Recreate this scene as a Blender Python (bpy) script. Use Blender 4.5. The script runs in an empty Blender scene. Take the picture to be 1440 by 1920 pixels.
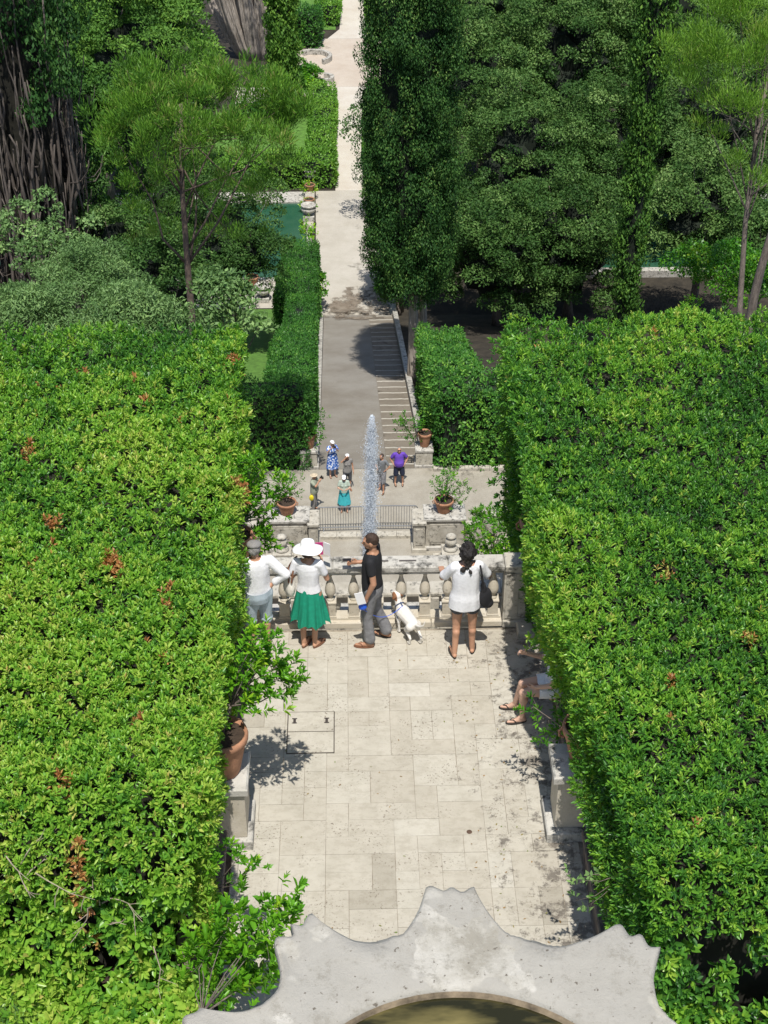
import bpy, bmesh, math, random
import numpy as np
from mathutils import Vector, Matrix
random.seed(7); RNG = np.random.default_rng(11)
SC = bpy.context.scene; COL = SC.collection
# ---------------------------------------------------------------- camera
FPX, CX, CY = 2833.0, 720.0, 960.0
PITCH = math.radians(35.3); YAW = math.atan(80*math.cos(PITCH)/FPX); HC = 12.7
cp, sp, cy_, sy_ = math.cos(PITCH), math.sin(PITCH), math.cos(YAW), math.sin(YAW)
CR = np.array([cy_, -sy_, 0.0]); CF = np.array([sy_*cp, cy_*cp, -sp]); CU = np.array([sy_*sp, cy_*sp, cp])
CAMP = np.array([0.0, 0.0, HC])
cam_d = bpy.data.cameras.new('camera'); cam = bpy.data.objects.new('camera', cam_d); COL.objects.link(cam)
cam_d.sensor_fit = 'VERTICAL'; cam_d.sensor_height = 36.0; cam_d.lens = FPX/1920*36
cam_d.clip_start = 0.1; cam_d.clip_end = 2000
mw = Matrix.Identity(4)
for i in range(3):
    mw[i][0] = CR[i]; mw[i][1] = CU[i]; mw[i][2] = -CF[i]; mw[i][3] = CAMP[i]
cam.matrix_world = mw
SC.camera = cam
# ---------------------------------------------------------------- light
LDIR = np.array([-0.02, 0.41, -1.0]); LDIR /= np.linalg.norm(LDIR)      # the way sunlight travels
w = bpy.data.worlds.new('World'); SC.world = w; w.use_nodes = True
nt = w.node_tree; bg = nt.nodes['Background']; sky = nt.nodes.new('ShaderNodeTexSky')
sky.sky_type = 'NISHITA'; sky.sun_disc = False
sky.sun_elevation = math.asin(-LDIR[2]); sky.sun_rotation = math.atan2(-LDIR[0], -LDIR[1])
nt.links.new(sky.outputs[0], bg.inputs[0]); bg.inputs[1].default_value = 0.12
sd = bpy.data.lights.new('sun', 'SUN'); sd.energy = 4.6; sd.angle = math.radians(0.53); sd.color = (1.0, 0.955, 0.88)
so = bpy.data.objects.new('sun', sd); COL.objects.link(so)
so.rotation_euler = Vector(LDIR).to_track_quat('-Z', 'Y').to_euler()
SC.view_settings.view_transform = 'Standard'; SC.view_settings.look = 'None'
SC.view_settings.exposure = 0.12; SC.view_settings.gamma = 1.0
SC.render.resolution_x = 768; SC.render.resolution_y = 1024
# ---------------------------------------------------------------- survey helpers (photo pixel -> place)
def ray(px, py): return CF + CR*(px-CX)/FPX + CU*(CY-py)/FPX
def Pz(px, py, z):
    r = ray(px, py); return CAMP + r*((z-HC)/r[2])
def Pd(px, py, d):
    r = ray(px, py); return CAMP + r*(d/r[1])
PROF = [(-60, -3.6), (20.6, -3.6), (42.3, -20.62), (50, -20.62), (80, -29.62), (900, -29.62)]
def zg(d): return float(np.interp(d, [p[0] for p in PROF], [p[1] for p in PROF]))
def G(px, py):
    r = ray(px, py); lo = 21.0; t = lo/r[1]
    while t < 900:
        q = CAMP + r*t
        if q[2] <= zg(q[1]): return q
        t += 0.02
    return q
# ---------------------------------------------------------------- materials
def newmat(name):
    m = bpy.data.materials.new(name); m.use_nodes = True
    return m, m.node_tree, m.node_tree.nodes['Principled BSDF']
def ramp(nt, stops, src):
    r = nt.nodes.new('ShaderNodeValToRGB'); el = r.color_ramp.elements
    while len(el) < len(stops): el.new(0.5)
    for e, (p, c) in zip(el, stops): e.position = p; e.color = (*c, 1)
    nt.links.new(src, r.inputs[0]); return r.outputs[0]
def noise(nt, scale, detail=4, rough=0.6, vec=None, stretch=None):
    n = nt.nodes.new('ShaderNodeTexNoise'); n.inputs['Scale'].default_value = scale
    n.inputs['Detail'].default_value = detail; n.inputs['Roughness'].default_value = rough
    if vec is None:
        g = nt.nodes.new('ShaderNodeNewGeometry'); vec = g.outputs['Position']
    if stretch:
        mp = nt.nodes.new('ShaderNodeMapping'); mp.inputs['Scale'].default_value = stretch
        nt.links.new(vec, mp.inputs[0]); vec = mp.outputs[0]
    nt.links.new(vec, n.inputs['Vector']); return n.outputs['Fac']
def mixc(nt, fac, a, b, mode='MIX'):
    m = nt.nodes.new('ShaderNodeMix'); m.data_type = 'RGBA'; m.blend_type = mode
    for s, v in ((m.inputs[0], fac), (m.inputs[6], a), (m.inputs[7], b)):
        if isinstance(v, (int, float)): s.default_value = v
        elif isinstance(v, tuple): s.default_value = (*v, 1)
        else: nt.links.new(v, s)
    return m.outputs[2]
def bump(nt, b, h, strength=0.3, dist=0.02):
    n = nt.nodes.new('ShaderNodeBump'); n.inputs['Strength'].default_value = strength; n.inputs['Distance'].default_value = dist
    nt.links.new(h, n.inputs['Height']); nt.links.new(n.outputs[0], b.inputs['Normal'])
def plain(name, col, rough=0.7, var=0.25, scale=6, bmp=0.0, metal=0.0, stretch=None):
    m, nt, b = newmat(name)
    n = noise(nt, scale, 5, 0.65, stretch=stretch)
    lo = tuple(c*(1-var) for c in col); hi = tuple(min(1, c*(1+var)) for c in col)
    nt.links.new(ramp(nt, [(0.3, lo), (0.7, hi)], n), b.inputs['Base Color'])
    b.inputs['Roughness'].default_value = rough; b.inputs['Metallic'].default_value = metal
    if bmp: bump(nt, b, n, bmp, 0.03)
    return m
def stone(name, light, mid, dark, scale=3.0, stain=0.5, rough=0.8, pits=True):
    m, nt, b = newmat(name)
    base = ramp(nt, [(0.3, mid), (0.65, light)], noise(nt, scale, 6, 0.7))
    st = ramp(nt, [(stain-0.04, (0, 0, 0)), (stain+0.1, (1, 1, 1))], noise(nt, scale*2.3, 8, 0.75))
    c = mixc(nt, st, base, dark)
    n2 = noise(nt, scale*14, 4, 0.7)
    if pits:
        pt = ramp(nt, [(0.30, (1, 1, 1)), (0.38, (0, 0, 0))], n2)
        c = mixc(nt, pt, c, tuple(v*0.55 for v in mid))
    nt.links.new(c, b.inputs['Base Color']); b.inputs['Roughness'].default_value = rough
    bump(nt, b, n2, 0.35, 0.015)
    return m
def leafmat(name, stops, rough=0.42, trans=0.3, spec=0.4, gain=(1.1, 1.25, 1.1)):
    m, nt, b = newmat(name)
    a = nt.nodes.new('ShaderNodeAttribute'); a.attribute_name = 'tint'
    c = ramp(nt, [(p, tuple(min(.85, v*gain[i]) for i, v in enumerate(k))) for p, k in stops], a.outputs['Fac'])
    nt.links.new(c, b.inputs['Base Color']); b.inputs['Roughness'].default_value = rough
    b.inputs['Specular IOR Level'].default_value = spec
    t = nt.nodes.new('ShaderNodeBsdfTranslucent'); nt.links.new(mixc(nt, 1.0, c, (1.0, 1.0, 0.45), 'MULTIPLY'), t.inputs[0])
    mx = nt.nodes.new('ShaderNodeMixShader'); mx.inputs[0].default_value = trans
    nt.links.new(b.outputs[0], mx.inputs[1]); nt.links.new(t.outputs[0], mx.inputs[2])
    nt.links.new(mx.outputs[0], nt.nodes['Material Output'].inputs[0])
    return m
M = {}
M['laurel'] = leafmat('laurel_leaf', [(0, (.02,.07,.012)), (.25, (.045,.14,.018)), (.45, (.10,.26,.022)), (.68, (.24,.43,.03)), (.85, (.42,.50,.06)), (.93, (.55,.42,.10)), (.965, (.55,.25,.06)), (1, (.40,.17,.045))], 0.36, 0.36, 0.5, (1.12, 1.2, 1.75))
M['boxleaf'] = leafmat('box_hedge_leaf', [(0, (.02,.06,.015)), (.4, (.04,.13,.022)), (.7, (.085,.22,.035)), (1, (.22,.38,.06))], 0.5, 0.3)
M['brighthedge'] = leafmat('bright_hedge_leaf', [(0, (.06,.16,.02)), (.5, (.13,.27,.035)), (1, (.28,.42,.06))], 0.5, 0.3)  # lighter leaf tone for some far clipped hedges
M['oak'] = leafmat('holm_oak_leaf', [(0, (.020,.05,.016)), (.4, (.05,.105,.032)), (.75, (.12,.19,.07)), (1, (.25,.32,.15))], 0.6, 0.2, 0.22, (.95, 1.15, .75))
M['cyp'] = leafmat('cypress_leaf', [(0, (.010,.032,.010)), (.5, (.032,.078,.020)), (.8, (.075,.14,.032)), (1, (.16,.21,.06))], 0.6, 0.2, 0.2, (1.25, 1.5, 1.3))
M['cyplight'] = leafmat('young_cypress_leaf', [(0, (.03,.08,.018)), (.5, (.08,.17,.032)), (1, (.18,.30,.05))], 0.6, 0.25, 0.2, (1.3, 1.4, 1.2))
M['pine'] = leafmat('pine_needle', [(0, (.03,.09,.012)), (.4, (.07,.17,.018)), (.8, (.14,.29,.025)), (1, (.25,.26,.07))], 0.5, 0.32, .3, (1.3, 1.32, 1.5))
M['pineyel'] = leafmat('yellow_pine_needle', [(0, (.07,.14,.02)), (.4, (.14,.26,.03)), (.8, (.24,.39,.05)), (1, (.32,.32,.1))], 0.5, 0.35)
M['olive'] = leafmat('olive_leaf', [(0, (.05,.09,.04)), (.4, (.11,.18,.08)), (.8, (.22,.30,.16)), (1, (.34,.42,.22))], 0.55, 0.25, .3, (.88, 1.1, .7))
M['citrus'] = leafmat('citrus_leaf', [(0, (.02,.075,.01)), (.35, (.05,.17,.015)), (.7, (.15,.34,.02)), (1, (.42,.52,.04))], 0.38, 0.35)
M['core'] = plain('painted_shade_green', (.007,.014,.006), 0.9, 0.6, 5)  # near-black green standing in for the shade deep between leaves
M['corebrown'] = plain('shade_core', (.014,.013,.008), 0.95, 0.6, 7)  # near-black brown standing in for shade in the hedge holes
M['bark'] = plain('grey_brown_bark', (.17,.14,.115), 0.9, 0.5, 5, 0.8, stretch=(3, 3, .6))
M['barkpale'] = plain('pale_bark', (.34,.30,.26), 0.9, 0.55, 3.5, 0.9, stretch=(3, 3, .5))
M['barkred'] = plain('reddish_bark', (.15,.11,.085), 0.9, 0.4, 6, 0.6)
M['twig'] = plain('dry_twig', (.30,.25,.19), 0.9, 0.3, 9)
M['deadstem'] = plain('dead_cypress_stem', (.11,.092,.078), 0.9, 0.6, 3, 0.6, stretch=(3, 3, .5))
M['terra'] = plain('terracotta', (.40,.20,.115), 0.9, 0.35, 5, 0.3)
M['soil'] = plain('potting_soil', (.045,.03,.02), 0.95, 0.5, 20, 0.5)
M['trav'] = stone('travertine', (.58,.53,.44), (.45,.40,.31), (.19,.165,.125), 3.2, 0.62)
M['travold'] = stone('weathered_travertine', (.52,.49,.42), (.36,.33,.27), (.07,.065,.055), 3.0, 0.56)
M['travgrey'] = stone('grey_weathered_stone', (.55,.53,.48), (.39,.37,.33), (.06,.058,.05), 2.2, 0.53)
M['metal'] = plain('galvanised_metal', (.34,.35,.36), 0.45, 0.15, 8, metal=0.6)
M['benchstone'] = stone('dark_brown_stone', (.19,.15,.12), (.12,.095,.08), (.04,.035,.03), 2.5, 0.55)  # dark brown stone with darker noise mottling
# ---------------------------------------------------------------- object helpers
def tagp(o, label=None, cat=None, group=None, kind=None):
    for k, v in (('label', label), ('category', cat), ('group', group), ('kind', kind)):
        if v: o[k] = v
    return o
def thing(name, label, cat, loc=(0, 0, 0), rz=0.0, group=None):
    o = bpy.data.objects.new(name, None); COL.objects.link(o); o.location = [float(v) for v in loc]; o.rotation_euler = (0, 0, rz)
    o.empty_display_size = 0.2
    return tagp(o, label, cat, group)
def link(name, me, mat, parent=None, smooth=False, local=False):
    """a mesh in world coordinates (or, with local=True, in its parent's frame)"""
    o = bpy.data.objects.new(name, me); COL.objects.link(o)
    if mat is not None:
        for m_ in (mat if isinstance(mat, (list, tuple)) else [mat]): me.materials.append(m_)
    if smooth: me.polygons.foreach_set('use_smooth', [True]*len(me.polygons))
    if parent is not None:
        o.parent = parent
        if not local:
            R = parent.matrix_basis.inverted() if parent.parent is None else (parent.parent.matrix_basis @ parent.matrix_basis).inverted()
            me.transform(R)
    return o
def copy_tree(o, parent=None):
    c = o.copy(); COL.objects.link(c); c.parent = parent
    for ch in list(o.children): copy_tree(ch, c)
    return c
def rawmesh(name, V, F):
    me = bpy.data.meshes.new(name); me.from_pydata([tuple(map(float, v)) for v in V], [], [tuple(int(i) for i in f) for f in F]); me.update(); return me
class MB:
    def __init__(s): s.V = []; s.F = []
    def add(s, V, F):
        o = len(s.V); s.V.extend([tuple(map(float, v)) for v in V]); s.F.extend([tuple(int(i)+o for i in f) for f in F]); return s
    def box(s, x0, x1, y0, y1, z0, z1, rz=0, bev=0.0, taper=0.0):
        cx, cyy = (x0+x1)/2, (y0+y1)/2; hx, hy = (x1-x0)/2, (y1-y0)/2; b = min(bev, hx*.4, hy*.4, (z1-z0)*.4)
        rings = []
        lv = [(z0, 0), (z1, 0)] if b <= 0 else [(z0, b), (z0+b, 0), (z1-b, 0), (z1, b)]
        c, s_ = math.cos(rz), math.sin(rz)
        V = []
        for z, ins in lv:
            t = 1 - taper*(z-z0)/(z1-z0)
            for sx, sy in ((-1, -1), (1, -1), (1, 1), (-1, 1)):
                x = sx*(hx*t-ins); y = sy*(hy*t-ins); V.append((cx+x*c-y*s_, cyy+x*s_+y*c, z))
        F = [(3, 2, 1, 0)]; n = len(lv)
        for k in range(n-1):
            for i in range(4):
                j = (i+1) % 4; F.append((4*k+i, 4*k+j, 4*k+4+j, 4*k+4+i))
        F.append(tuple(4*(n-1)+i for i in range(4)))
        return s.add(V, F)
    def lathe(s, prof, cx=0, cyy=0, n=20, z0=0, wob=0.0):
        V = []; F = []
        for r, z in prof:
            for i in range(n):
                a = 2*math.pi*i/n; V.append((cx+r*math.cos(a), cyy+r*math.sin(a), z0+z))
        for k in range(len(prof)-1):
            for i in range(n):
                j = (i+1) % n; F.append((k*n+i, k*n+j, (k+1)*n+j, (k+1)*n+i))
        F.append(tuple(range(n))[::-1]); F.append(tuple((len(prof)-1)*n+i for i in range(n)))
        return s.add(V, F)
    def tube(s, pts, rad, n=6, cap=True):
        pts = [np.array(p, float) for p in pts]
        if isinstance(rad, (int, float)): rad = [rad]*len(pts)
        V = []; F = []; u = None
        for k, p in enumerate(pts):
            t = pts[min(k+1, len(pts)-1)] - pts[max(k-1, 0)]; t = t/(np.linalg.norm(t)+1e-9)
            if u is None: u = np.cross(t, [0.3, 0.2, 1.0] if abs(t[2]) < .9 else [1.0, 0, 0])
            u = u - t*np.dot(u, t); u /= (np.linalg.norm(u)+1e-9); v = np.cross(t, u)
            for i in range(n):
                a = 2*math.pi*i/n; V.append(p + (u*math.cos(a)+v*math.sin(a))*rad[k])
        for k in range(len(pts)-1):
            for i in range(n):
                j = (i+1) % n; F.append((k*n+i, k*n+j, (k+1)*n+j, (k+1)*n+i))
        if cap: F.append(tuple(range(n))[::-1]); F.append(tuple((len(pts)-1)*n+i for i in range(n)))
        return s.add(V, F)
    def build(s, name, mat, parent=None, smooth=False, local=False):
        return link(name, rawmesh(name, s.V, s.F), mat, parent, smooth, local)
def sheet(name, mat, rows, dz=0.0, kind='structure', parent=None, follow=True, z=None):
    """rows of (x_left, x_right, y): a sheet draped on the ground profile"""
    V = []; F = []
    for xl, xr, y in rows:
        zz = (zg(y) if z is None else z) + dz
        V += [(xl, y, zz), (xr, y, zz)]
    for k in range(len(rows)-1): F.append((2*k, 2*k+1, 2*k+3, 2*k+2))
    o = link(name, rawmesh(name, V, F), mat, parent)
    if kind and parent is None: o['kind'] = kind
    return o
# ---------------------------------------------------------------- foliage
def unit(a): return a/(np.linalg.norm(a, axis=-1, keepdims=True)+1e-9)
def rdir(n, rng=RNG): return unit(rng.normal(size=(n, 3)))
_W = {}
def nz(P, scale, seed=0):
    """cheap smooth noise in about -1..1"""
    if seed not in _W:
        r = np.random.default_rng(1000+seed); _W[seed] = (r.normal(size=(14, 3)), r.uniform(0, 6.28, 14))
    k, ph = _W[seed]; v = np.sin(P @ (k.T*scale*1.3) + ph)
    return v.sum(1)/math.sqrt(14)*0.9
def leafmesh(name, P, A, N, L, W, tint, mat, parent, hi=True, droop=0.12):
    n = len(P); A = unit(A); N = unit(N - A*np.sum(N*A, 1, keepdims=True)); S = np.cross(A, N)
    L = np.broadcast_to(np.asarray(L, float), (n,))[:, None]; W = np.broadcast_to(np.asarray(W, float), (n,))[:, None]
    if hi: T = [(0, 0, 0), (.3, .46, .16), (.7, .40, .10), (1, 0, -droop), (.7, -.40, .10), (.3, -.46, .16)]; nf = 2; idx = [0, 1, 2, 3, 0, 3, 4, 5]
    else: T = [(0, 0, 0), (.5, .5, .1), (1, 0, -droop), (.5, -.5, .1)]; nf = 1; idx = [0, 1, 2, 3]
    nv = len(T); V = np.empty((n, nv, 3))
    for i, (t, s, h) in enumerate(T): V[:, i] = P + A*(t*L) + S*(s*W) + N*((h*W) if h >= 0 else (h*L))
    me = bpy.data.meshes.new(name); me.vertices.add(n*nv); me.vertices.foreach_set('co', V.astype(np.float32).ravel())
    I = (np.arange(n)[:, None]*nv + np.array(idx)[None]).ravel().astype(np.int32)
    me.loops.add(len(I)); me.loops.foreach_set('vertex_index', I)
    me.polygons.add(n*nf); me.polygons.foreach_set('loop_start', (np.arange(n*nf)*4).astype(np.int32))
    try: me.polygons.foreach_set('loop_total', np.full(n*nf, 4, np.int32))
    except Exception: pass
    me.update(calc_edges=True)
    at = me.attributes.new('tint', 'FLOAT', 'FACE'); at.data.foreach_set('value', np.repeat(np.clip(tint, 0, 1), nf).astype(np.float32))
    return link(name, me, mat, parent)
def sprigs(S, D, k, l, L, W, tint, rng=RNG, el0=0.35, el1=1.3, whorl=2.399):
    """k leaves spiralling round each twig S->S+D*l ; returns arrays for leafmesh"""
    n = len(S); D = unit(D); R = rdir(n, rng); U = unit(np.cross(D, R)); V = np.cross(D, U)
    ph = rng.uniform(0, 6.28, n); P_, A_, N_, L_, W_, T_ = [], [], [], [], [], []
    l = np.broadcast_to(np.asarray(l, float), (n,)); sz = rng.uniform(.75, 1.2, n)
    for i in range(k):
        f = i/max(k-1, 1); a = ph + i*whorl + rng.normal(0, .25, n); rad = U*np.cos(a)[:, None] + V*np.sin(a)[:, None]
        el = el0 + (el1-el0)*f + rng.normal(0, .15, n); c, s = np.cos(el)[:, None], np.sin(el)[:, None]
        P_.append(S + D*(l*f)[:, None]); A_.append(rad*c + D*s); N_.append(D*c - rad*s + rng.normal(0, .12, (n, 3)))
        q = sz*rng.uniform(.8, 1.15, n)*(1.05-.3*f); L_.append(L*q); W_.append(W*q)
        T_.append(tint + rng.normal(0, .05, n) + .07*f)
    cat = np.concatenate
    return cat(P_), cat(A_), cat(N_), cat(L_), cat(W_), cat(T_)
def quadpts(q, n, rng=RNG):
    q = [np.array(v, float) for v in q]; u = rng.uniform(0, 1, (n, 1)); v = rng.uniform(0, 1, (n, 1))
    return q[0]*(1-u)*(1-v) + q[1]*u*(1-v) + q[2]*u*v + q[3]*(1-u)*v
def quadarea(q):
    q = [np.array(v, float) for v in q]; return .5*np.linalg.norm(np.cross(q[2]-q[0], q[3]-q[1]))
def hedge_leaves(quads, dens, k, l, L, W, tf, amp=.12, nscale=1.0, depth=.25, gap=-2.0, seed=1, spread=.5, up=.35, rng=RNG, e0=.35, e1=1.3):
    """quads = [(corners, normal, density factor)]"""
    out = []
    for q, nrm, df in quads:
        n = int(quadarea(q)*dens*df)
        if n < 1: continue
        nrm = np.array(nrm, float); P = quadpts(q, n, rng)
        h = nz(P, nscale, seed) + .5*nz(P, nscale*3.1, seed+1)
        keep = h > gap + rng.normal(0, .15, n); P, h = P[keep], h[keep]; n = len(P)
        P = P + nrm*(h*amp - rng.uniform(0, 1, n)**1.5*depth)[:, None]
        D = nrm + np.array([0, 0, up]) + rng.normal(0, spread, (n, 3))
        out.append(sprigs(P, D, k, l, L, W, tf(P, h), rng, e0, e1))
    return [np.concatenate([o[i] for o in out]) for i in range(6)]
def boxquads(x0, x1, y0, y1, z0, z1, faces='TFLRB', df=None):
    """axis aligned; z1 may be (near, far)"""
    a, b = z1 if isinstance(z1, tuple) else (z1, z1); c, d = z0 if isinstance(z0, tuple) else (z0, z0)
    Q = {'T': ([(x0, y0, a), (x1, y0, a), (x1, y1, b), (x0, y1, b)], (0, 0, 1)), 'F': ([(x0, y0, c), (x1, y0, c), (x1, y0, a), (x0, y0, a)], (0, -1, 0)),
         'L': ([(x0, y0, c), (x0, y1, d), (x0, y1, b), (x0, y0, a)], (-1, 0, 0)), 'R': ([(x1, y0, c), (x1, y1, d), (x1, y1, b), (x1, y0, a)], (1, 0, 0)),
         'B': ([(x0, y1, d), (x1, y1, d), (x1, y1, b), (x0, y1, b)], (0, 1, 0))}
    df = df or {}
    return [(Q[f][0], Q[f][1], df.get(f, 1.0)) for f in faces]
def corebox(mb, x0, x1, y0, y1, z0, z1, ins):
    a, b = z1 if isinstance(z1, tuple) else (z1, z1); c, d = z0 if isinstance(z0, tuple) else (z0, z0)
    X0, X1, Y0, Y1 = x0+ins, x1-ins, y0+ins, y1-ins
    V = [(X0, Y0, c), (X1, Y0, c), (X1, Y1, d), (X0, Y1, d), (X0, Y0, a-ins), (X1, Y0, a-ins), (X1, Y1, b-ins), (X0, Y1, b-ins)]
    mb.add(V, [(3, 2, 1, 0), (4, 5, 6, 7), (0, 1, 5, 4), (1, 2, 6, 5), (2, 3, 7, 6), (3, 0, 4, 7)])
def clumps(C, R, per, L, W, tbase, rng=RNG, flat=.75, outward=.6, up=.3, tvar=.14, axis_up=0.0, shell=.55, under=None):
    """leaves filling balls C (n,3) with radius R"""
    n = len(C); R = np.broadcast_to(np.asarray(R, float), (n,)); cnt = np.maximum(3, (per*(R/np.mean(R))**2)).astype(int)
    idx = np.repeat(np.arange(n), cnt); m = len(idx)
    d = rdir(m, rng); rr = (shell + (1-shell)*rng.uniform(0, 1, m)**.6)
    if under is not None: bad = d[:, 2] < under; d[bad, 2] *= -.6
    off = d*(R[idx]*rr)[:, None]; off[:, 2] *= flat
    P = C[idx] + off; N = unit(d*outward + np.array([0, 0, up]) + rng.normal(0, .45, (m, 3)))
    A = rdir(m, rng) + np.array([0, 0, axis_up])
    ct = rng.normal(0, .13, n)
    T = tbase + ct[idx] + rng.normal(0, tvar, m)
    s = rng.uniform(.7, 1.25, m)
    return P, A, N, L*s, W*s, T
def tree_branches(mb, base, top, r0, targets, rng, trunk_pts=None, frac=(.35, .95), r1=.25, nb=6):
    base = np.array(base, float); top = np.array(top, float)
    if trunk_pts is None:
        trunk_pts = [base + (top-base)*t + np.array([math.sin(t*5+base[0])*.03, math.cos(t*4+base[1])*.03, 0])*np.linalg.norm(top-base)*.6*t for t in np.linspace(0, 1, 7)]
    n = len(trunk_pts); mb.tube(trunk_pts, [r0*(1.35 if i == 0 else 1)*(1-(1-r1)*i/(n-1)) for i in range(n)], 10)
    for c in targets:
        f = rng.uniform(*frac); k = f*(n-1); i = int(min(k, n-2)); s = trunk_pts[i] + (trunk_pts[i+1]-trunk_pts[i])*(k-i)
        mid = s*.5 + c*.5 + np.array([0, 0, -.06*np.linalg.norm(c-s)]) + rng.normal(0, .04*np.linalg.norm(c-s), 3)
        r = r0*(1-(1-r1)*f)*.45
        mb.tube([s, (s+mid)/2+rng.normal(0, .02*np.linalg.norm(c-s), 3), mid, (mid+c)/2, c], [r, r*.75, r*.55, r*.4, r*.2], nb)
# ================================================================ SETTING
def struct(o): o['kind'] = 'structure'; return o
M['ground'] = plain('woodland_soil', (.034,.028,.019), 0.95, 0.6, 1.6, 0.6)
M['lawn'] = plain('lawn_grass', (.09,.20,.03), 0.9, 0.35, 3.5, 0.5)
def mat_path(name, light, dark, sc, patch):
    m, nt, b = newmat(name)
    a = ramp(nt, [(0.35, dark), (0.62, light)], noise(nt, sc, 6, 0.7))
    c = mixc(nt, ramp(nt, [(patch, (0, 0, 0)), (patch+.06, (1, 1, 1))], noise(nt, sc*.45, 5, .75)), a, tuple(v*.62 for v in dark))
    f = noise(nt, 30, 3, .6); c = mixc(nt, 0.35, c, ramp(nt, [(.3, (.35, .35, .35)), (.7, (1, 1, 1))], f), 'MULTIPLY')
    nt.links.new(c, b.inputs['Base Color']); b.inputs['Roughness'].default_value = .92; bump(nt, b, f, .3, .02)
    return m
M['plateau'] = mat_path('worn_pale_concrete', (.54,.505,.44), (.46,.425,.36), .55, .63)
M['farpath'] = mat_path('dusty_gravel', (.64,.60,.53), (.56,.50,.42), .5, .66)
M['pinkpath'] = mat_path('pinkish_gravel', (.57,.50,.42), (.50,.42,.34), .5, .6)
M['asphalt'] = mat_path('grey_ramp_surface', (.31,.29,.255), (.24,.215,.18), .45, .60)
M['asphaltb'] = mat_path('brown_step_surface', (.27,.235,.19), (.20,.17,.13), .7, .58)
M['plaza'] = mat_path('worn_plaza_paving', (.40,.37,.31), (.32,.29,.235), .9, .60)
M['muddy'], nt_, b_ = newmat('wet_mud_patch')
nt_.links.new(ramp(nt_, [(.3, (.30,.26,.21)), (.6, (.17,.135,.10))], noise(nt_, 1.6, 6, .7)), b_.inputs['Base Color']); b_.inputs['Roughness'].default_value = .8
nt_.links.new(ramp(nt_, [(.42, (0, 0, 0)), (.56, (1, 1, 1))], noise(nt_, 1.1, 6, .7)), b_.inputs['Alpha'])
# the ground as one sheet
V = []; F = []; ys = [-60, 20.6, 42.3, 50, 80, 900]
for y in ys: V += [(-400, y, zg(y)-.03), (400, y, zg(y)-.03)]
for k in range(len(ys)-1): F.append((2*k, 2*k+1, 2*k+3, 2*k+2))
struct(link('ground', rawmesh('ground', V, F), M['ground']))
sheet('plaza', M['plaza'], [(-14, 15, 42.32), (-14, 15, 50.02)], .012)
# ramp: smooth asphalt lane and stepped lane
sheet('ramp', M['asphalt'], [(-1.42, 1.28, 50.03), (-1.72, .93, 79.0), (-1.76, .9, 80.0)], .02)
st = thing('garden_stairway', 'long stepped lane with pale stone step edges beside the grey ramp', 'stairway', (1.9, 50.03, zg(50.03)))
sheet('treads', M['asphaltb'], [(1.284, 2.68, 50.03), (.906, 2.32, 80.0)], .024, parent=st)
M['nose'] = plain('pale_step_edge', (.42,.40,.35), .8, .2, 6)
for i in range(27):
    mbn = MB()
    y = 50.5 + i*1.115; t = (y-50.03)/29.97; xl = 1.30-.378*t; xr = 2.66-.36*t
    n = 8; jit = [random.uniform(-.02, .02) for _ in range(n+1)]
    skip = [False]*n
    for k in range(n):
        a, b = xl+(xr-xl)*k/n, xl+(xr-xl)*(k+1)/n
        mbn.add([(a, y+jit[k], zg(y)+.045), (b, y+jit[k+1], zg(y)+.045), (b, y+.06+jit[k+1], zg(y)+.05), (a, y+.06+jit[k], zg(y)+.05), (a, y+jit[k], zg(y)), (b, y+jit[k+1], zg(y))], [(0, 1, 2, 3), (4, 5, 1, 0)])
    mbn.build('step_edge', M['nose'], st)

sheet('plateau', M['plateau'], [(-1.95, 2.6, 80.0), (-2.2, 3.2, 82), (-2.45, 5.5, 97.2), (-2.45, 5.5, 98.3)], .012)
mb = MB()
for cx, cyy, rx, ry, s in ((.3, 81.0, 2.1, 2.0, 9), (-.5, 80.9, 1.0, .9, 1), (.75, 82.1, .8, .9, 2), (1.5, 79.9, .8, 1.1, 3), (-.1, 83.2, .5, .5, 4), (-.6, 79.4, 1.0, .7, 5)):
    r = np.random.default_rng(s); k = 22; V = [(cx, cyy, zg(cyy)+.026+s*.003)]
    ph = r.uniform(0, 6.28, 3)
    for i in range(k):
        a = 6.283*i/k; q = 1+.25*math.sin(2*a+ph[0])+.18*math.sin(5*a+ph[1])+.1*math.sin(9*a+ph[2])
        x, y = cx+rx*q*math.cos(a), cyy+ry*q*math.sin(a); V.append((x, y, zg(y)+.026+s*.003))
    mb.add(V, [(0, 1+i, 1+(i+1) % k) for i in range(k)])
struct(mb.build('worn_mud_patches', M['muddy']))
sheet('far_path', M['farpath'], [(-1.1, 1.0, 98.31), (-1.03, 1.15, 115), (-1.0, 1.2, 117)], .014)
sheet('cross_path', M['farpath'], [(-9, 9, 113.6), (-9, 9, 119.0)], .008)
sheet('rotunda_path', M['pinkpath'], [(-3.0, 4, 119.01), (-5, 5, 122), (-5, 5, 127), (-2.6, 3, 131)], .01)
sheet('long_path', M['farpath'], [(-1.9, 2.5, 131.01), (-.85, 1.42, 133.6), (-.6, 1.5, 146), (-.3, 1.6, 200), (.2, 1.8, 330)], .014)
sheet('lawn', M['lawn'], [(-9.5, -3.9, 62), (-9.5, -3.6, 80.9)], .01)
sheet('lawn_far', M['lawn'], [(-16, -2.4, 99.6), (-16, -2.4, 113.5)], .004)
sheet('garden_lawn', M['lawn'], [(-8, -1.2, 133.5), (-8, -1, 150)], .004)
sheet('pond_side_path', M['plateau'], [(-14, -3.6, 81.0), (-14, -2.45, 84.3)], .016)
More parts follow.
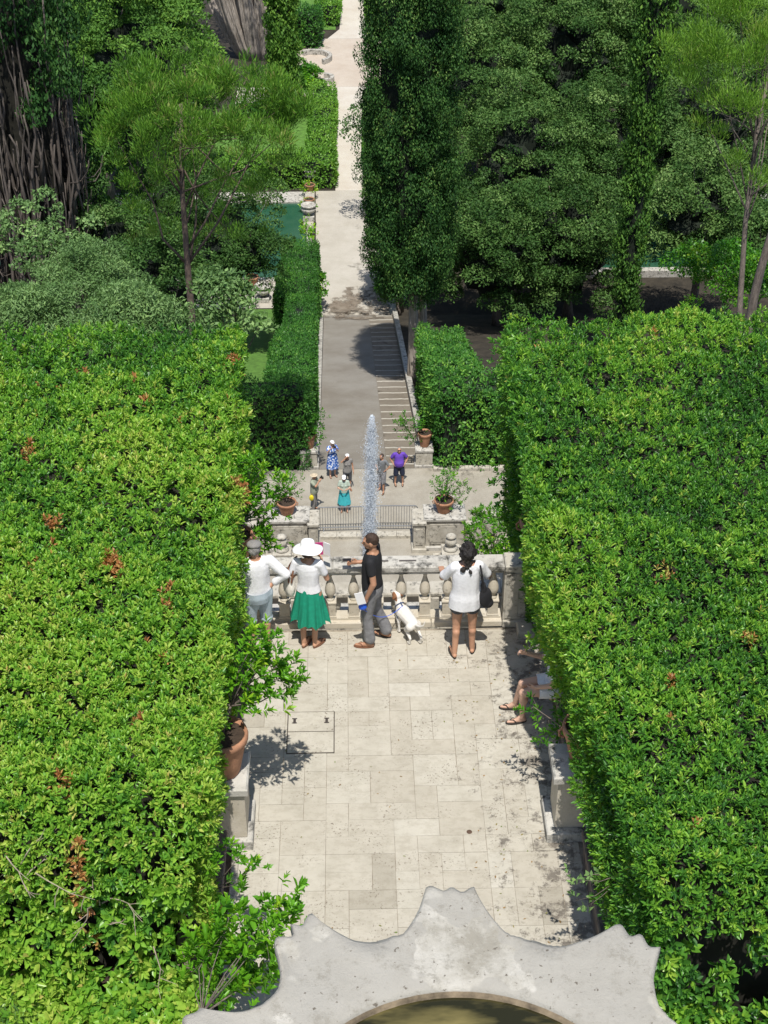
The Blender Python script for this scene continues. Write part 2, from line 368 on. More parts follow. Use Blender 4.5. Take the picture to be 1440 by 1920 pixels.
# ponds
M['water'], nt_, b_ = newmat('pond_water')
nt_.links.new(ramp(nt_, [(.35, (.02,.085,.05)), (.7, (.045,.115,.07))], noise(nt_, .5, 3)), b_.inputs['Base Color']); b_.inputs['Roughness'].default_value = .16
bump(nt_, b_, noise(nt_, 5, 2), .08, .05)
sheet('pond_water', M['water'], [(-26, -2.95, 84.7), (-26, -2.95, 96.2)], .03)
sheet('pond_water', M['water'], [(8, 32, 85.1), (8, 32, 96.2)], .03)
M['aqua'] = plain('turquoise_water_edge', (.10,.36,.30), .3, .2, 1)
mb = MB(); mb.box(-26.3, -2.62, 84.3, 84.7, zg(90)-.05, zg(90)+.22, bev=.03); mb.box(-26.3, -2.62, 96.2, 97.9, zg(90)-.05, zg(90)+.16, bev=.03); mb.box(-2.95, -2.62, 84.705, 96.195, zg(90)-.05, zg(90)+.24, bev=.03)
tagp(mb.build('pond_wall', M['travgrey']), 'pale stone kerb round the green pond left of the path', 'pond wall')
mb = MB(); mb.box(7.7, 32.3, 84.6, 85.1, zg(90)-.05, zg(90)+.45, bev=.03); mb.box(7.7, 32.3, 96.2, 96.7, zg(90)-.05, zg(90)+.3, bev=.03); mb.box(7.7, 8, 85.105, 96.195, zg(90)-.05, zg(90)+.3)
tagp(mb.build('pond_wall', M['travgrey']), 'mossy stone kerb round the pond glimpsed under the dark trees at right', 'pond wall')
# ramp side walls
def sidewall(x0, x1, wd, label):
    mb = MB(); n = 15
    for i in range(n):
        ya, yb = 50.9+28.6*i/n+.012, 50.9+28.6*(i+1)/n-.012
        xa, xb = x0+(x1-x0)*i/n, x0+(x1-x0)*(i+1)/n
        V = []
        for x, y in ((xa, ya), (xb, yb)):
            for dx, z in ((0, -.1), (wd, -.1), (wd, .38), (0, .38)): V.append((x+dx, y, zg(y)+z))
        mb.add(V, [(0, 1, 2, 3), (7, 6, 5, 4), (0, 4, 5, 1), (1, 5, 6, 2), (2, 6, 7, 3), (3, 7, 4, 0)])
    return tagp(mb.build('ramp_wall', M['travgrey']), label, 'low wall')
sidewall(-1.70, -2.02, .27, 'low grey stone wall along the left side of the ramp under the hedge')
sidewall(2.68, 2.34, .27, 'low mossy stone wall along the right side of the stepped lane')
def kerb(x0, x1, y, label):
    mb = MB(); x = x0
    while x < x1-.1:
        e = min(x1, x+random.uniform(.8, 1.3)); mb.box(x+.005, e-.005, y, y+.22, zg(y)-.05, zg(y)+.16, bev=.015); x = e
    return tagp(mb.build('garden_kerb', M['travold']), label, 'kerb')
kerb(3.1, 14, 49.75, 'low stone kerb at the foot of the right clipped hedge')
# ---------------------------------------------------------------- upper terrace
mb = MB(); mb.box(-9, 9.5, 2.0, 15.28, -3.62, -.02)
struct(mb.build('terrace_base', M['benchstone']))
mb = MB(); mb.box(-8.9, -1.95, 2.1, 15.2, -.019, .004); mb.box(2.9, 9.4, 2.1, 15.2, -.019, .004); struct(mb.build('planting_soil', M['soil']))
mslab, nts, bs = newmat('travertine_slabs')
a = nts.nodes.new('ShaderNodeAttribute'); a.attribute_name = 'tint'
c0 = ramp(nts, [(0, (.36,.33,.27)), (.35, (.45,.415,.345)), (.7, (.49,.46,.39)), (1, (.55,.525,.46))], a.outputs['Fac'])
c0 = mixc(nts, .45, c0, ramp(nts, [(.3, (.66, .65, .62)), (.6, (1, 1, 1))], noise(nts, 2.4, 6, .7)), 'MULTIPLY')
strat = noise(nts, 7, 6, .75, stretch=(1, 1.6, 1))
c0 = mixc(nts, .3, c0, ramp(nts, [(.42, (.66, .63, .58)), (.52, (1, 1, 1))], strat), 'MULTIPLY')
pits = ramp(nts, [(.36, (1, 1, 1)), (.42, (0, 0, 0))], noise(nts, 34, 3, .65))
where = ramp(nts, [(.47, (0, 0, 0)), (.6, (1, 1, 1))], noise(nts, 2.1, 4, .6))
pm = mixc(nts, 1.0, pits, where, 'MULTIPLY'); c0 = mixc(nts, pm, c0, (.16,.13,.10))
g_ = nts.nodes.new('ShaderNodeNewGeometry'); sx = nts.nodes.new('ShaderNodeSeparateXYZ'); nts.links.new(g_.outputs['Position'], sx.inputs[0])
mr = nts.nodes.new('ShaderNodeMapRange'); mr.inputs[1].default_value = .4; mr.inputs[2].default_value = 2.1; mr.inputs[3].default_value = -.16; mr.inputs[4].default_value = .0; nts.links.new(sx.outputs[0], mr.inputs[0])
ad = nts.nodes.new('ShaderNodeMath'); ad.operation = 'ADD'; nts.links.new(noise(nts, 4.2, 9, .78), ad.inputs[0]); nts.links.new(mr.outputs[0], ad.inputs[1])
stn = ramp(nts, [(.495, (0, 0, 0)), (.57, (.8, .8, .8))], ad.outputs[0]); c0 = mixc(nts, stn, c0, (.10,.085,.07))
nts.links.new(c0, bs.inputs['Base Color']); bs.inputs['Roughness'].default_value = .82; bump(nts, bs, noise(nts, 35, 4, .7), .3, .008)
M['slab'] = mslab
def paving(name, X0, X1, Y0, Y1, cell, z, gap, ang=0.0, mat=None):
    nx, ny = int(round((X1-X0)/cell)), int(round((Y1-Y0)/cell)); used = np.zeros((nx, ny), bool); V = []; F = []; T = []
    r = random.Random(5)
    for j in range(ny):
        for i in range(nx):
            if used[i, j]: continue
            o = r.choice([(2, 1), (1, 2), (2, 1), (1, 2), (2, 2), (2, 1), (1, 1), (3, 1)])
            while i+o[0] > nx or j+o[1] > ny or used[i:i+o[0], j:j+o[1]].any():
                o = (1, 2) if (o[0] > 1 and o != (1, 2) and r.random() < .5) else (1, 1)
                if o == (1, 2) and (j+2 > ny or used[i:i+1, j:j+2].any()): o = (1, 1)
            used[i:i+o[0], j:j+o[1]] = True
            x0, x1, y0, y1 = X0+i*cell, X0+(i+o[0])*cell, Y0+j*cell, Y0+(j+o[1])*cell
            g = gap*r.uniform(.5, 1.2); e = [(x0+g, y0+g), (x1-g, y0+g), (x1-g, y1-g), (x0+g, y1-g)]; zz = z + r.uniform(-.0015, .0015); b = len(V)
            e = [(x+r.uniform(-1, 1)*.002, y+r.uniform(-1, 1)*.002) for x, y in e]
            V += [(x, y, zz) for x, y in e] + [(x+(.5*(x0+x1)-x)*-.012, y+(.5*(y0+y1)-y)*-.012, z-.02) for x, y in e]
            t = r.gauss(.55, .12) - (.3 if r.random() < .06 else 0)
            F += [(b, b+1, b+2, b+3)] + [(b+4+k, b+4+(k+1) % 4, b+(k+1) % 4, b+k) for k in range(4)]; T += [t]*5
    me = rawmesh(name, V, F); at = me.attributes.new('tint', 'FLOAT', 'FACE'); at.data.foreach_set('value', np.clip(T, 0, 1).astype(np.float32))
    return link(name, me, mat)
M['grout'] = plain('grout', (.27,.235,.185), .95, .4, 12)
g0 = MB(); g0.box(-1.42, 2.5, 3.0, 15.28, -.019, -.008); struct(g0.build('terrace_bedding', M['grout']))
struct(paving('terrace_paving', -1.40, 2.44, 3.0, 15.24, .255, 0.0, .0028, mat=M['slab']))
# balustrade
def baluster_profile(s=1.0):
    return [(r*s, z*s) for r, z in [(.052, 0), (.052, .02), (.036, .035), (.030, .05), (.048, .075), (.066, .115), (.071, .15), (.066, .20), (.052, .26), (.034, .32), (.024, .36), (.022, .385), (.034, .40), (.036, .415), (.026, .425), (.044, .45)]]
def balustrade(name, label, xs, y0, zb, s, x0, x1, depth, mat, skipmiss=()):
    t = thing(name, label, 'balustrade', ((x0+x1)/2, y0, zb))
    mb = MB(); x = x0; r = random.Random(int(y0))
    while x < x1-.05:
        e = min(x1, x+r.uniform(.9, 1.3)*s); mb.box(x+.003, e-.003, y0-depth/2-.03, y0+depth/2+.03, zb, zb+.10*s, bev=.012); x = e
    mb.box(x0+.02, x1-.02, y0-depth/2+.03, y0+depth/2-.03, zb+.10*s, zb+.13*s)
    mb.build('plinth', mat, t)
    mb = MB(); x = x0
    while x < x1-.05:
        e = min(x1, x+r.uniform(.8, 1.5)*s); mb.box(x+.002, e-.002, y0-depth/2-.02, y0+depth/2+.02, zb+.90*s, zb+1.0*s, bev=.018); x = e
    mb.box(x0+.02, x1-.02, y0-depth/2+.03, y0+depth/2-.03, zb+.845*s, zb+.90*s)
    mb.build('rail', M['travgrey'] if s > .8 else mat, t)
    proto = None
    for k, x in enumerate(xs):
        if proto is None:
            mb = MB(); w_ = .078*s
            mb.box(-w_, w_, -w_, w_, .13*s, .16*s, bev=.004); mb.box(-w_*.86, w_*.86, -w_*.86, w_*.86, .16*s, .36*s, bev=.004); mb.box(-w_, w_, -w_, w_, .36*s, .39*s, bev=.006)
            mb.lathe(baluster_profile(s), 0, 0, 18, .39*s); mb.box(-w_*.75, w_*.75, -w_*.75, w_*.75, .838*s, .846*s)
            proto = mb.build('baluster', mat, t, smooth=False, local=True)
            o = proto
            for p in proto.data.polygons: p.use_smooth = abs(p.normal.z) < .8 and p.center.z > .4*s
        else: o = proto.copy(); COL.objects.link(o); o.parent = t
        o.location = (x-(x0+x1)/2, 0, 0)
    return t
bx = [Pz(px, 1100, .6)[0] for px in (532, 576, 619, 663, 708, 752, 797, 840, 884, 926)]
BY = 15.43
bal = balustrade('stone_balustrade', 'weathered travertine balustrade with pear-shaped balusters that the visitors stand at', bx, BY, 0, 1.0, -1.22, 1.90, .22, M['trav'])
mb = MB(); mb.box(-1.95, -1.225, BY-.14, BY+.16, 0, .998, bev=.01); mb.build('end_pier', M['trav'], bal)
mb = MB(); mb.box(1.905, 2.28, BY-.12, BY+.14, .10, .90, bev=.008); mb.box(1.905, 2.28, BY-.16, BY+.17, 0, .10, bev=.01); mb.box(1.905, 2.34, BY-.15, BY+.16, .902, 1.004, bev=.015); mb.box(1.93, 2.09, BY-.135, BY-.121, .14, .86)
mb.build('end_pier', M['travold'], bal)
def iron(x): 
    mb = MB(); mb.box(x-.11, x+.11, BY-.012, BY+.012, .999, 1.008); mb.build('iron_cramp', plain('rusty_iron', (.08, .07, .065), .7), bal)
iron(.66); iron(.30)
# lower terrace
sheet('lower_terrace', M['travgrey'], [(-1.5, 2.3, 15.9), (-1.5, 2.3, 20.3)], .02)
bx2 = [-1.15+.355*i+.12*(i % 2 == 0) for i in range(10)]
b2 = balustrade('stone_balustrade', 'lower old balustrade glimpsed through the gaps between the front balusters', bx2, 19.72, -3.58, .78, -2.2, 3.1, .30, M['travold'])
for x in (-.95, .16, 1.22, 2.3):
    mb = MB(); mb.box(x-.14, x+.14, 19.52, 19.90, -3.47, -2.885, bev=.01); mb.build('pier', M['travold'], b2)
# benches (low parapet seats) and pedestals
def bench(x0, x1, y0, y1, label):
    t = thing('stone_bench', label, 'bench', ((x0+x1)/2, (y0+y1)/2, 0))
    mb = MB(); mb.box(x0+.04, x1-.04, y0, y1, -.012, .37); mb.build('base', M['benchstone'], t)
    mb = MB(); y = y0; r = random.Random(3)
    while y < y1-.2:
        e = min(y1, y+r.uniform(1.2, 1.8)); mb.box(x0, x1, y+.003, e-.003, .372, .45, bev=.015); y = e
    mb.build('seat', M['benchstone'], t)
    return t
bench(2.40, 2.80, 6.0, 11.3, 'dark brown stone bench under the right hedge, nearest the cup fountain')
bench(2.36, 2.78, 12.1, 15.0, 'dark brown stone bench the seated visitor sits on under the right hedge')
bench(-1.85, -1.43, 4.0, 11.4, 'dark brown stone bench shaded by the left hedge')
def pedestal(x0, x1, y0, y1, h, label, mat='trav', foot=.06, zb=0.0, top='travgrey', panels=False):
    t = thing('stone_pedestal', label, 'pedestal', ((x0+x1)/2, (y0+y1)/2, zb))
    mb = MB(); mb.box(x0-foot, x1+foot, y0-foot, y1+foot, zb-.012, zb+.14*max(1, h*.9), bev=.015)
    mb.build('foot', M[top], t)
    mb = MB(); zb1 = zb+.14*max(1, h*.9)+.002; mb.box(x0, x1, y0, y1, zb1, zb+h-.12, bev=.008)
    if panels:
        for a, b in panels: mb.box(a, b, y0-.035, y0-.002, zb1+.1, zb+h-.25, bev=.02); mb.box(a+.1, b-.1, y0-.05, y0-.036, zb1+.2, zb+h-.35, bev=.012)
    mb.build('shaft', M[mat], t)
    mb = MB(); mb.box(x0-foot*.7, x1+foot*.7, y0-foot*.7, y1+foot*.7, zb+h-.118, zb+h, bev=.02); mb.build('cap', M[top], t)
    return t
pedestal(-1.74, -1.24, 11.56, 12.08, .92, 'stone pedestal on the left edge of the terrace carrying a big terracotta pot')
pedestal(2.16, 2.74, 11.62, 12.04, .98, 'stone pedestal with blackened top at the right edge of the terrace', foot=.09)
mb = MB(); mb.box(2.08, 2.30, 15.02, 15.25, -.01, .12, bev=.02); tagp(mb.build('stone_block', M['travold']), 'low worn stone block beside the right end of the balustrade', 'stone block')
mb = MB()
for i in range(9): mb.box(-1.41, -1.33, 5.5+i*.7+.004, 6.2+i*.7-.004, -.012, .06, bev=.01)
tagp(mb.build('edge_kerb', M['travold']), 'narrow grey stone kerb along the left edge of the terrace paving', 'kerb')
# access hatch
ht = thing('access_hatch', 'rectangular stone inspection cover with two slots set in the terrace paving', 'hatch', (-.575, 13.35, 0))
mb = MB(); mb.box(-.862, -.288, 12.99, 13.712, .003, .006); mb.build('gap_frame', plain('dark_gap', (.06, .05, .04), .9), ht)
mb = MB(); mb.box(-.85, -.30, 13.365, 13.70, .003, .0105); mb.box(-.85, -.30, 13.002, 13.352, .003, .0105); mc = mb.build('cover', M['slab'], ht)
at = mc.data.attributes.new('tint', 'FLOAT', 'FACE'); at.data.foreach_set('value', [.62]*len(mc.data.polygons))
for hx in (-.775, -.385):
    mb = MB(); mb.box(hx-.016, hx+.016, 13.50, 13.59, .011, .014); mb.box(hx-.03, hx+.03, 13.50, 13.515, .0142, .017); mb.box(hx-.03, hx+.03, 13.575, 13.59, .0142, .017)
    mb.build('handle_slot', plain('slot_iron', (.05, .04, .035), .8), ht)
mb = MB(); mb.lathe([(.02, 0), (.032, .003), (.02, .005)], Pz(880, 1560, 0)[0], Pz(880, 1560, 0)[1], 9, .001)
tagp(mb.build('drain_hole', plain('drain_rust', (.10, .06, .04), .9)), 'small rusty round drain in the pale terrace paving', 'drain')
rl = np.random.default_rng(19); nL = 150; LP = np.stack([np.where(rl.uniform(0, 1, nL) < .6, rl.uniform(1.2, 2.2, nL), rl.uniform(-1.3, 2.2, nL)), rl.uniform(9.2, 15.1, nL), np.full(nL, .006)], 1); LA = rl.normal(size=(nL, 3))*np.array([1, 1, .05])
M['litter'] = leafmat('dry_leaf', [(0, (.20, .11, .05)), (.5, (.30, .17, .08)), (1, (.12, .16, .04))], .8, .1)
LITTER = leafmesh('fallen_leaves', LP, LA, np.array([0, 0, 1.])+rl.normal(0, .15, (nL, 3)), rl.uniform(.02, .045, nL), rl.uniform(.01, .02, nL), rl.uniform(0, 1, nL), M['litter'], None, droop=0); LITTER['kind'] = 'stuff'; tagp(LITTER, 'scattered small dry leaves on the pale terrace paving', 'fallen leaves')
# ---------------------------------------------------------------- cup fountain basin
BC = (.51, 4.26); ZR = 5.7
ft = thing('cup_fountain', 'big pale stone basin with jagged petal-shaped rim and brown water, in the foreground', 'fountain', (BC[0], BC[1], 0))
sp_ang = [151, 121.5, 89.3, 52, 19, -14, -47, -80, -113, -146, -180.5]
def rimr(th):
    """outer radius of the scalloped rim"""
    A = sorted([a % 360 for a in sp_ang]); th = th % 360
    for i, a in enumerate(A):
        b = A[(i+1) % len(A)]; span = (b-a) % 360; u = (th-a) % 360
        if u <= span:
            hw = 4.9; R = 1.73+.03*math.sin(a*1.7)
            if u < hw or u > span-hw: return R - .02*math.sin(u*1.3)
            t = (u-hw)/(span-2*hw)*2-1; return 1.43 + (R-.01-1.43)*abs(t)**3.0
    return 1.6
nA = 540; prof = []; rs = np.random.default_rng(9)
jn = np.convolve(rs.normal(0, .006, nA+8), np.ones(3)/3, 'same')[:nA] + np.convolve(rs.normal(0, .009, nA+8), np.ones(7)/7, 'same')[:nA]
V = []; F = []
levels = [('in', .98, -.30), ('in', 1.038, -.06), ('in', 1.05, -.014), ('in', 1.075, .0), ('mid', .25, .004), ('mid', .6, .012), ('mid', .9, .02), ('out', -.03, .02), ('out', 0.0, .004), ('out', .006, -.05), ('out', -.015, -.12), ('out', -.10, -.20), ('b', 1.15, -.34), ('b', .75, -.75), ('b', .35, -1.05), ('b', .28, -1.2)]
for kind, q, dz in levels:
    for i in range(nA):
        th = 360*i/nA; R = rimr(th) + jn[i]; a = math.radians(th)
        r = {'in': q, 'b': q, 'mid': 1.075+(R-1.075)*q, 'out': R+q}[kind]
        zz = ZR+dz + (.008*math.sin(a*7+r*5)+.006*math.sin(a*17-r*9) if kind == 'mid' else 0) + (.02*rs.normal() if (kind == 'out' and dz < 0) else 0)*.5
        V.append((BC[0]+r*math.cos(a), BC[1]+r*math.sin(a), zz))
for k in range(len(levels)-1):
    for i in range(nA):
        j = (i+1) % nA; F.append((k*nA+i, (k+1)*nA+i, (k+1)*nA+j, k*nA+j))
m, nt, b = newmat('cement_patched_stone')
c = ramp(nt, [(.36, (.33,.305,.25)), (.47, (.46,.435,.375)), (.60, (.56,.535,.475))], noise(nt, 2.6, 8, .72))
c = mixc(nt, ramp(nt, [(.46, (0, 0, 0)), (.472, (.8, .8, .8))], noise(nt, 1.9, 3, .5)), c, (.38,.36,.315))
c = mixc(nt, ramp(nt, [(.52, (0, 0, 0)), (.60, (.7, .7, .7))], noise(nt, 6.5, 11, .88)), c, (.27,.25,.205))
c = mixc(nt, ramp(nt, [(.30, (1, 1, 1)), (.35, (0, 0, 0))], noise(nt, 24, 3, .6)), c, (.16,.14,.11))
c = mixc(nt, ramp(nt, [(.60, (0, 0, 0)), (.68, (.7, .7, .7))], noise(nt, 3.3, 9, .8)), c, (.33,.30,.25))
nt.links.new(c, b.inputs['Base Color']); b.inputs['Roughness'].default_value = .85; bump(nt, b, noise(nt, 9, 9, .82), .6, .04)
M['basin'] = m
link('basin', rawmesh('basin', V, F), M['basin'], ft, smooth=True)
mw_, nt, b = newmat('murky_basin_water')
nt.links.new(ramp(nt, [(.38, (.02,.019,.006)), (.52, (.10,.085,.03)), (.7, (.20,.165,.06))], noise(nt, 2.2, 4, .55, stretch=(1, 3, 1))), b.inputs['Base Color']); b.inputs['Roughness'].default_value = .12
bump(nt, b, noise(nt, 7, 2), .08, .02)
mb = MB(); mb.add([(BC[0]+1.05*math.cos(6.283*i/64), BC[1]+1.05*math.sin(6.283*i/64), ZR-.065) for i in range(64)], [tuple(range(64))]); mb.build('basin_water', mw_, ft)
mb = MB()
for i in range(64):
    a, a2 = 6.283*i/64, 6.283*(i+1)/64; V = []
    for r, z in ((1.044, -.028), (1.036, -.045), (1.030, -.064)):
        V += [(BC[0]+r*math.cos(a), BC[1]+r*math.sin(a), ZR+z), (BC[0]+r*math.cos(a2), BC[1]+r*math.sin(a2), ZR+z)]
    mb.add(V, [(0, 2, 3, 1), (2, 4, 5, 3)])
mb.build('water_stain_ring', plain('ochre_stain', (.22,.17,.11), .9, .6, 9), ft)
mb = MB(); mb.lathe([(1.2, 0), (1.2, .3), (.75, .5), (.4, 1.0), (.3, 2.4), (.42, 3.2), (.5, 3.6), (.3, 4.3), (.33, 4.52)], BC[0], BC[1], 32, 0.002); mb.build('stem', M['travold'], ft, smooth=True)
# ---------------------------------------------------------------- dragon plaza pedestals, barriers, finials
ZP = zg(45)
for x0, x1, px0, px1, lab in ((-3.15, -1.75, -1.72, -1.38, 'left'), (2.55, 3.95, 2.10, 2.52, 'right')):
    pn = [(x0+.15, x1-.15)]
    t = pedestal(x0, x1, 44.6, 45.45, 1.42, 'wide panelled stone pedestal with a potted lemon tree, %s of the metal barriers' % lab, mat='travold', foot=.1, zb=ZP, panels=pn)
    mb = MB(); mb.box(px0, px1, 44.45, 45.3, ZP+.18, ZP+1.22, bev=.01); mb.box(px0-.06, px1+.06, 44.38, 45.35, ZP-.01, ZP+.18, bev=.015); mb.box(px0-.05, px1+.05, 44.4, 45.38, ZP+1.222, ZP+1.34, bev=.015); mb.box(px0+.08, px1-.08, 44.42, 44.448, ZP+.35, ZP+1.05, bev=.01)
    mb.build('end_pier', M['travold'], t)
for x, y, lab in ((-2.68, 43.85, 'left'), (3.42, 43.75, 'right')):
    t = thing('stone_finial', 'turned stone finial on a stepped square base in front of the %s pedestal' % lab, 'finial', (x, y, ZP))
    mb = MB(); mb.box(x-.62, x+.62, y-.4, y+.5, ZP-.01, ZP+.12, bev=.02); mb.box(x-.4, x+.4, y-.34, y+.34, ZP+.12, ZP+.26, bev=.02); mb.box(x-.27, x+.27, y-.25, y+.25, ZP+.26, ZP+.56, bev=.02); mb.box(x-.34, x+.34, y-.32, y+.32, ZP+.56, ZP+.66, bev=.02)
    mb.build('base', M['travold'], t)
    mb = MB(); mb.lathe([(.24, 0), (.27, .04), (.20, .1), (.13, .16), (.17, .22), (.215, .32), (.20, .42), (.14, .47), (.12, .5), (.17, .53), (.19, .58), (.13, .63), (.05, .66)], x, y, 20, ZP+.66); mb.build('knob', M['travold'], t, smooth=True)
mb = MB()
for i in range(5): mb.box(-1.45+i*.74+.005, -.71+i*.74-.005, 45.30, 45.62, ZP-.02, ZP+.15, bev=.015)
tagp(mb.build('plaza_step', M['travold']), 'long stone step running between the two wide pedestals below the barriers', 'step')
mb = MB(); r = random.Random(8)
for (a, b) in ((4.05, 1),):
    for i in range(12):
        u, v = i/12, (i+1)/12; x0, y0, x1, y1 = 4.02+4.2*u, 44.9+1.6*math.sin(u*1.5), 4.02+4.2*v, 44.9+1.6*math.sin(v*1.5)
        ang = math.atan2(y1-y0, x1-x0); L = math.hypot(x1-x0, y1-y0)
        mb.box((x0+x1)/2-L/2+.004, (x0+x1)/2+L/2-.004, (y0+y1)/2-.14, (y0+y1)/2+.14, ZP-.02, ZP+.95, rz=ang, bev=.02)
tagp(mb.build('curved_parapet', M['travold']), 'curving low stone parapet behind the glossy citrus bush at right', 'parapet')
mb = MB()
for i in range(12):
    u, v = i/12, (i+1)/12; x0, y0, x1, y1 = -3.32-4.2*u, 44.9+1.6*math.sin(u*1.5), -3.32-4.2*v, 44.9+1.6*math.sin(v*1.5)
    ang = math.atan2(y1-y0, x1-x0); L = math.hypot(x1-x0, y1-y0)
    mb.box((x0+x1)/2-L/2+.004, (x0+x1)/2+L/2-.004, (y0+y1)/2-.14, (y0+y1)/2+.14, ZP-.02, ZP+.95, rz=ang, bev=.02)
tagp(mb.build('curved_parapet', M['travold']), 'curving low stone parapet running left from the left panelled pedestal', 'parapet')
def barrier(x0, x1, y, ang, label):
    cx = (x0+x1)/2; t = thing('crowd_barrier', label, 'barrier', (cx, y, ZP), ang, 'metal crowd barriers across the ramp'); L = (x1-x0)/2
    fr = MB(); z0, z1 = .2, 1.12; rr = .1
    pts = [(-L, 0, z0), (-L, 0, z1-rr), (-L+rr*.3, 0, z1-rr*.3), (-L+rr, 0, z1), (L-rr, 0, z1), (L-rr*.3, 0, z1-rr*.3), (L, 0, z1-rr), (L, 0, z0), (-L, 0, z0)]
    fr.tube(pts, .024, 6, cap=False); fr.build('frame', M['metal'], t, local=True)
    b = MB(); n = 19
    for i in range(1, n): x = -L+2*L*i/n; b.tube([(x, 0, z0), (x, 0, z1)], .011, 5, cap=False)
    b.build('bars', M['metal'], t, local=True)
    for s in (-1, 1):
        f = MB(); f.tube([(s*(L-.22), -.26, .012), (s*(L-.22), -.2, .07), (s*(L-.22), 0, .20), (s*(L-.22), .2, .07), (s*(L-.22), .26, .012)], .018, 6); f.build('foot', M['metal'], t, local=True)
barrier(-1.42, .40, 45.82, .015, 'grey metal crowd barrier, the one on the left of the water jet')
barrier(.44, 2.30, 45.86, -.02, 'grey metal crowd barrier, the one on the right of the water jet')
# ---------------------------------------------------------------- water jet
m, nt, b = newmat('foaming_water'); b.inputs['Base Color'].default_value = (.78, .85, .93, 1); b.inputs['Roughness'].default_value = .35; b.inputs['Alpha'].default_value = .72; b.inputs['Transmission Weight'].default_value = .0; b.inputs['IOR'].default_value = 1.33
M['drop'] = m
m, nt, b = newmat('jet_mist'); b.inputs['Base Color'].default_value = (.80, .85, .90, 1); b.inputs['Roughness'].default_value = .5
al = ramp(nt, [(.40, (.0, .0, .0)), (.75, (.62, .62, .62))], noise(nt, 3.0, 5, .7, stretch=(1.5, 1.5, .5))); nt.links.new(al, b.inputs['Alpha']); M['mist'] = m
jt = thing('water_jet', 'tall frothy white fountain jet rising in front of the plaza', 'water jet', (.47, 43.4, ZP))
rj = np.random.default_rng(21); n = 24000; zt = -14.05; zb = ZP
f = 1-rj.uniform(0, 1, n)**.85; z = zb+(zt-zb)*f; wd = .07+.19*np.clip((1-f)*4.5, 0, 1)*(.65+.35*np.sin(f*9)**2)-.10*np.clip((.3-f)*4, 0, 1)
wd = wd*(1+.10*np.sin(z*6)); rad = wd*np.abs(rj.normal(0, .62, n)); far_ = rj.uniform(0, 1, n) < .06; rad = np.where(far_, rad*1.9+.06, rad); a = rj.uniform(0, 6.283, n)
C = np.stack([.47+.12*f+rad*np.cos(a), 43.4+rad*np.sin(a), z], 1); s = rj.uniform(.005, .016, n)*np.where(far_, .55, 1); st_ = rj.uniform(1, 2.4, n)
O = np.array([(1, 0, 0), (0, 1, 0), (-1, 0, 0), (0, -1, 0), (0, 0, 1), (0, 0, -1)], float)
V = C[:, None]+O[None]*(s[:, None, None]*np.stack([np.ones(n), np.ones(n), st_], 1)[:, None, :])
FI = np.array([(0, 1, 4), (1, 2, 4), (2, 3, 4), (3, 0, 4), (1, 0, 5), (2, 1, 5), (3, 2, 5), (0, 3, 5)])
me = bpy.data.meshes.new('droplets'); me.vertices.add(n*6); me.vertices.foreach_set('co', V.astype(np.float32).ravel())
I = (np.arange(n)[:, None, None]*6+FI[None]).astype(np.int32).ravel(); me.loops.add(len(I)); me.loops.foreach_set('vertex_index', I); me.polygons.add(n*8); me.polygons.foreach_set('loop_start', (np.arange(n*8)*3).astype(np.int32)); me.update(calc_edges=True)
do = link('droplets', me, M['drop'], jt); do['kind'] = 'stuff'
mb = MB(); P_ = []; R_ = []
for i in range(26):
    f = i/25; zz = zb+(zt-zb)*f; P_.append((.47+.12*f+.02*math.sin(i*2.1), 43.4+.02*math.cos(i*1.7), zz)); R_.append((.10+.13*min(1, (1-f)*5))*(1+.15*math.sin(i*2.6))*(1 if f < .98 else .3))
mb.tube(P_, R_, 14); mb.build('spray_column', M['mist'], jt, smooth=True)
# ---------------------------------------------------------------- pots and urns
def pot(name, label, x, y, z, R, H, group=None, rz=0.0):
    t = thing(name, label, 'flower pot', (x, y, z), rz, group); mb = MB()
    mb.lathe([(R*.58, 0), (R*.62, .04*H), (R*.78, .45*H), (R*.90, .74*H), (R*.93, .80*H), (R*1.0, .83*H), (R*1.02, .92*H), (R*.98, H), (R*.90, H), (R*.86, .86*H)], 0, 0, 28, 0)
    mb.build('pot_body', M['terra'], t, smooth=True, local=True)
    s = MB(); s.add([(R*.88*math.cos(6.283*i/20), R*.88*math.sin(6.283*i/20), .90*H+.01*math.sin(i*3)) for i in range(20)], [tuple(range(20))]); s.build('soil', M['soil'], t, local=True)
    if H > .35:
        for a in (0.0, math.pi):
            h = MB(); h.tube([(R*1.0*math.cos(a), R*1.0*math.sin(a), H*.93), (R*1.14*math.cos(a), R*1.14*math.sin(a), H*.85), (R*1.10*math.cos(a), R*1.10*math.sin(a), H*.70), (R*.92*math.cos(a), R*.92*math.sin(a), H*.66)], .016*R/.3, 6); h.build('handle', M['terra'], t, local=True)
    return t
pot('terracotta_pot', 'large terracotta pot with handles on the left terrace pedestal', -1.46, 11.82, .922, .28, .56, rz=1.75)
pot('terracotta_pot', 'terracotta pot half hidden by leaves on the right terrace pedestal', 2.46, 11.84, .982, .27, .5)
pot('terracotta_pot', 'terracotta pot behind the leaves beside the man in the flat cap', -1.52, 15.50, 1.0, .22, .42)
pot('terracotta_pot', 'terracotta pot at the right end of the balustrade under the hedge', 2.40, 16.0, .72, .26, .5)
pot('terracotta_pot', 'low terracotta pot on the left bench beside the cup fountain stem', -1.60, 8.35, .452, .26, .42)
pot('terracotta_pot', 'terracotta pot on the wide pedestal left of the barriers', -2.50, 45.05, ZP+1.422, .36, .52)
pot('terracotta_pot', 'terracotta pot on the wide pedestal right of the barriers', 3.22, 45.05, ZP+1.422, .36, .52)
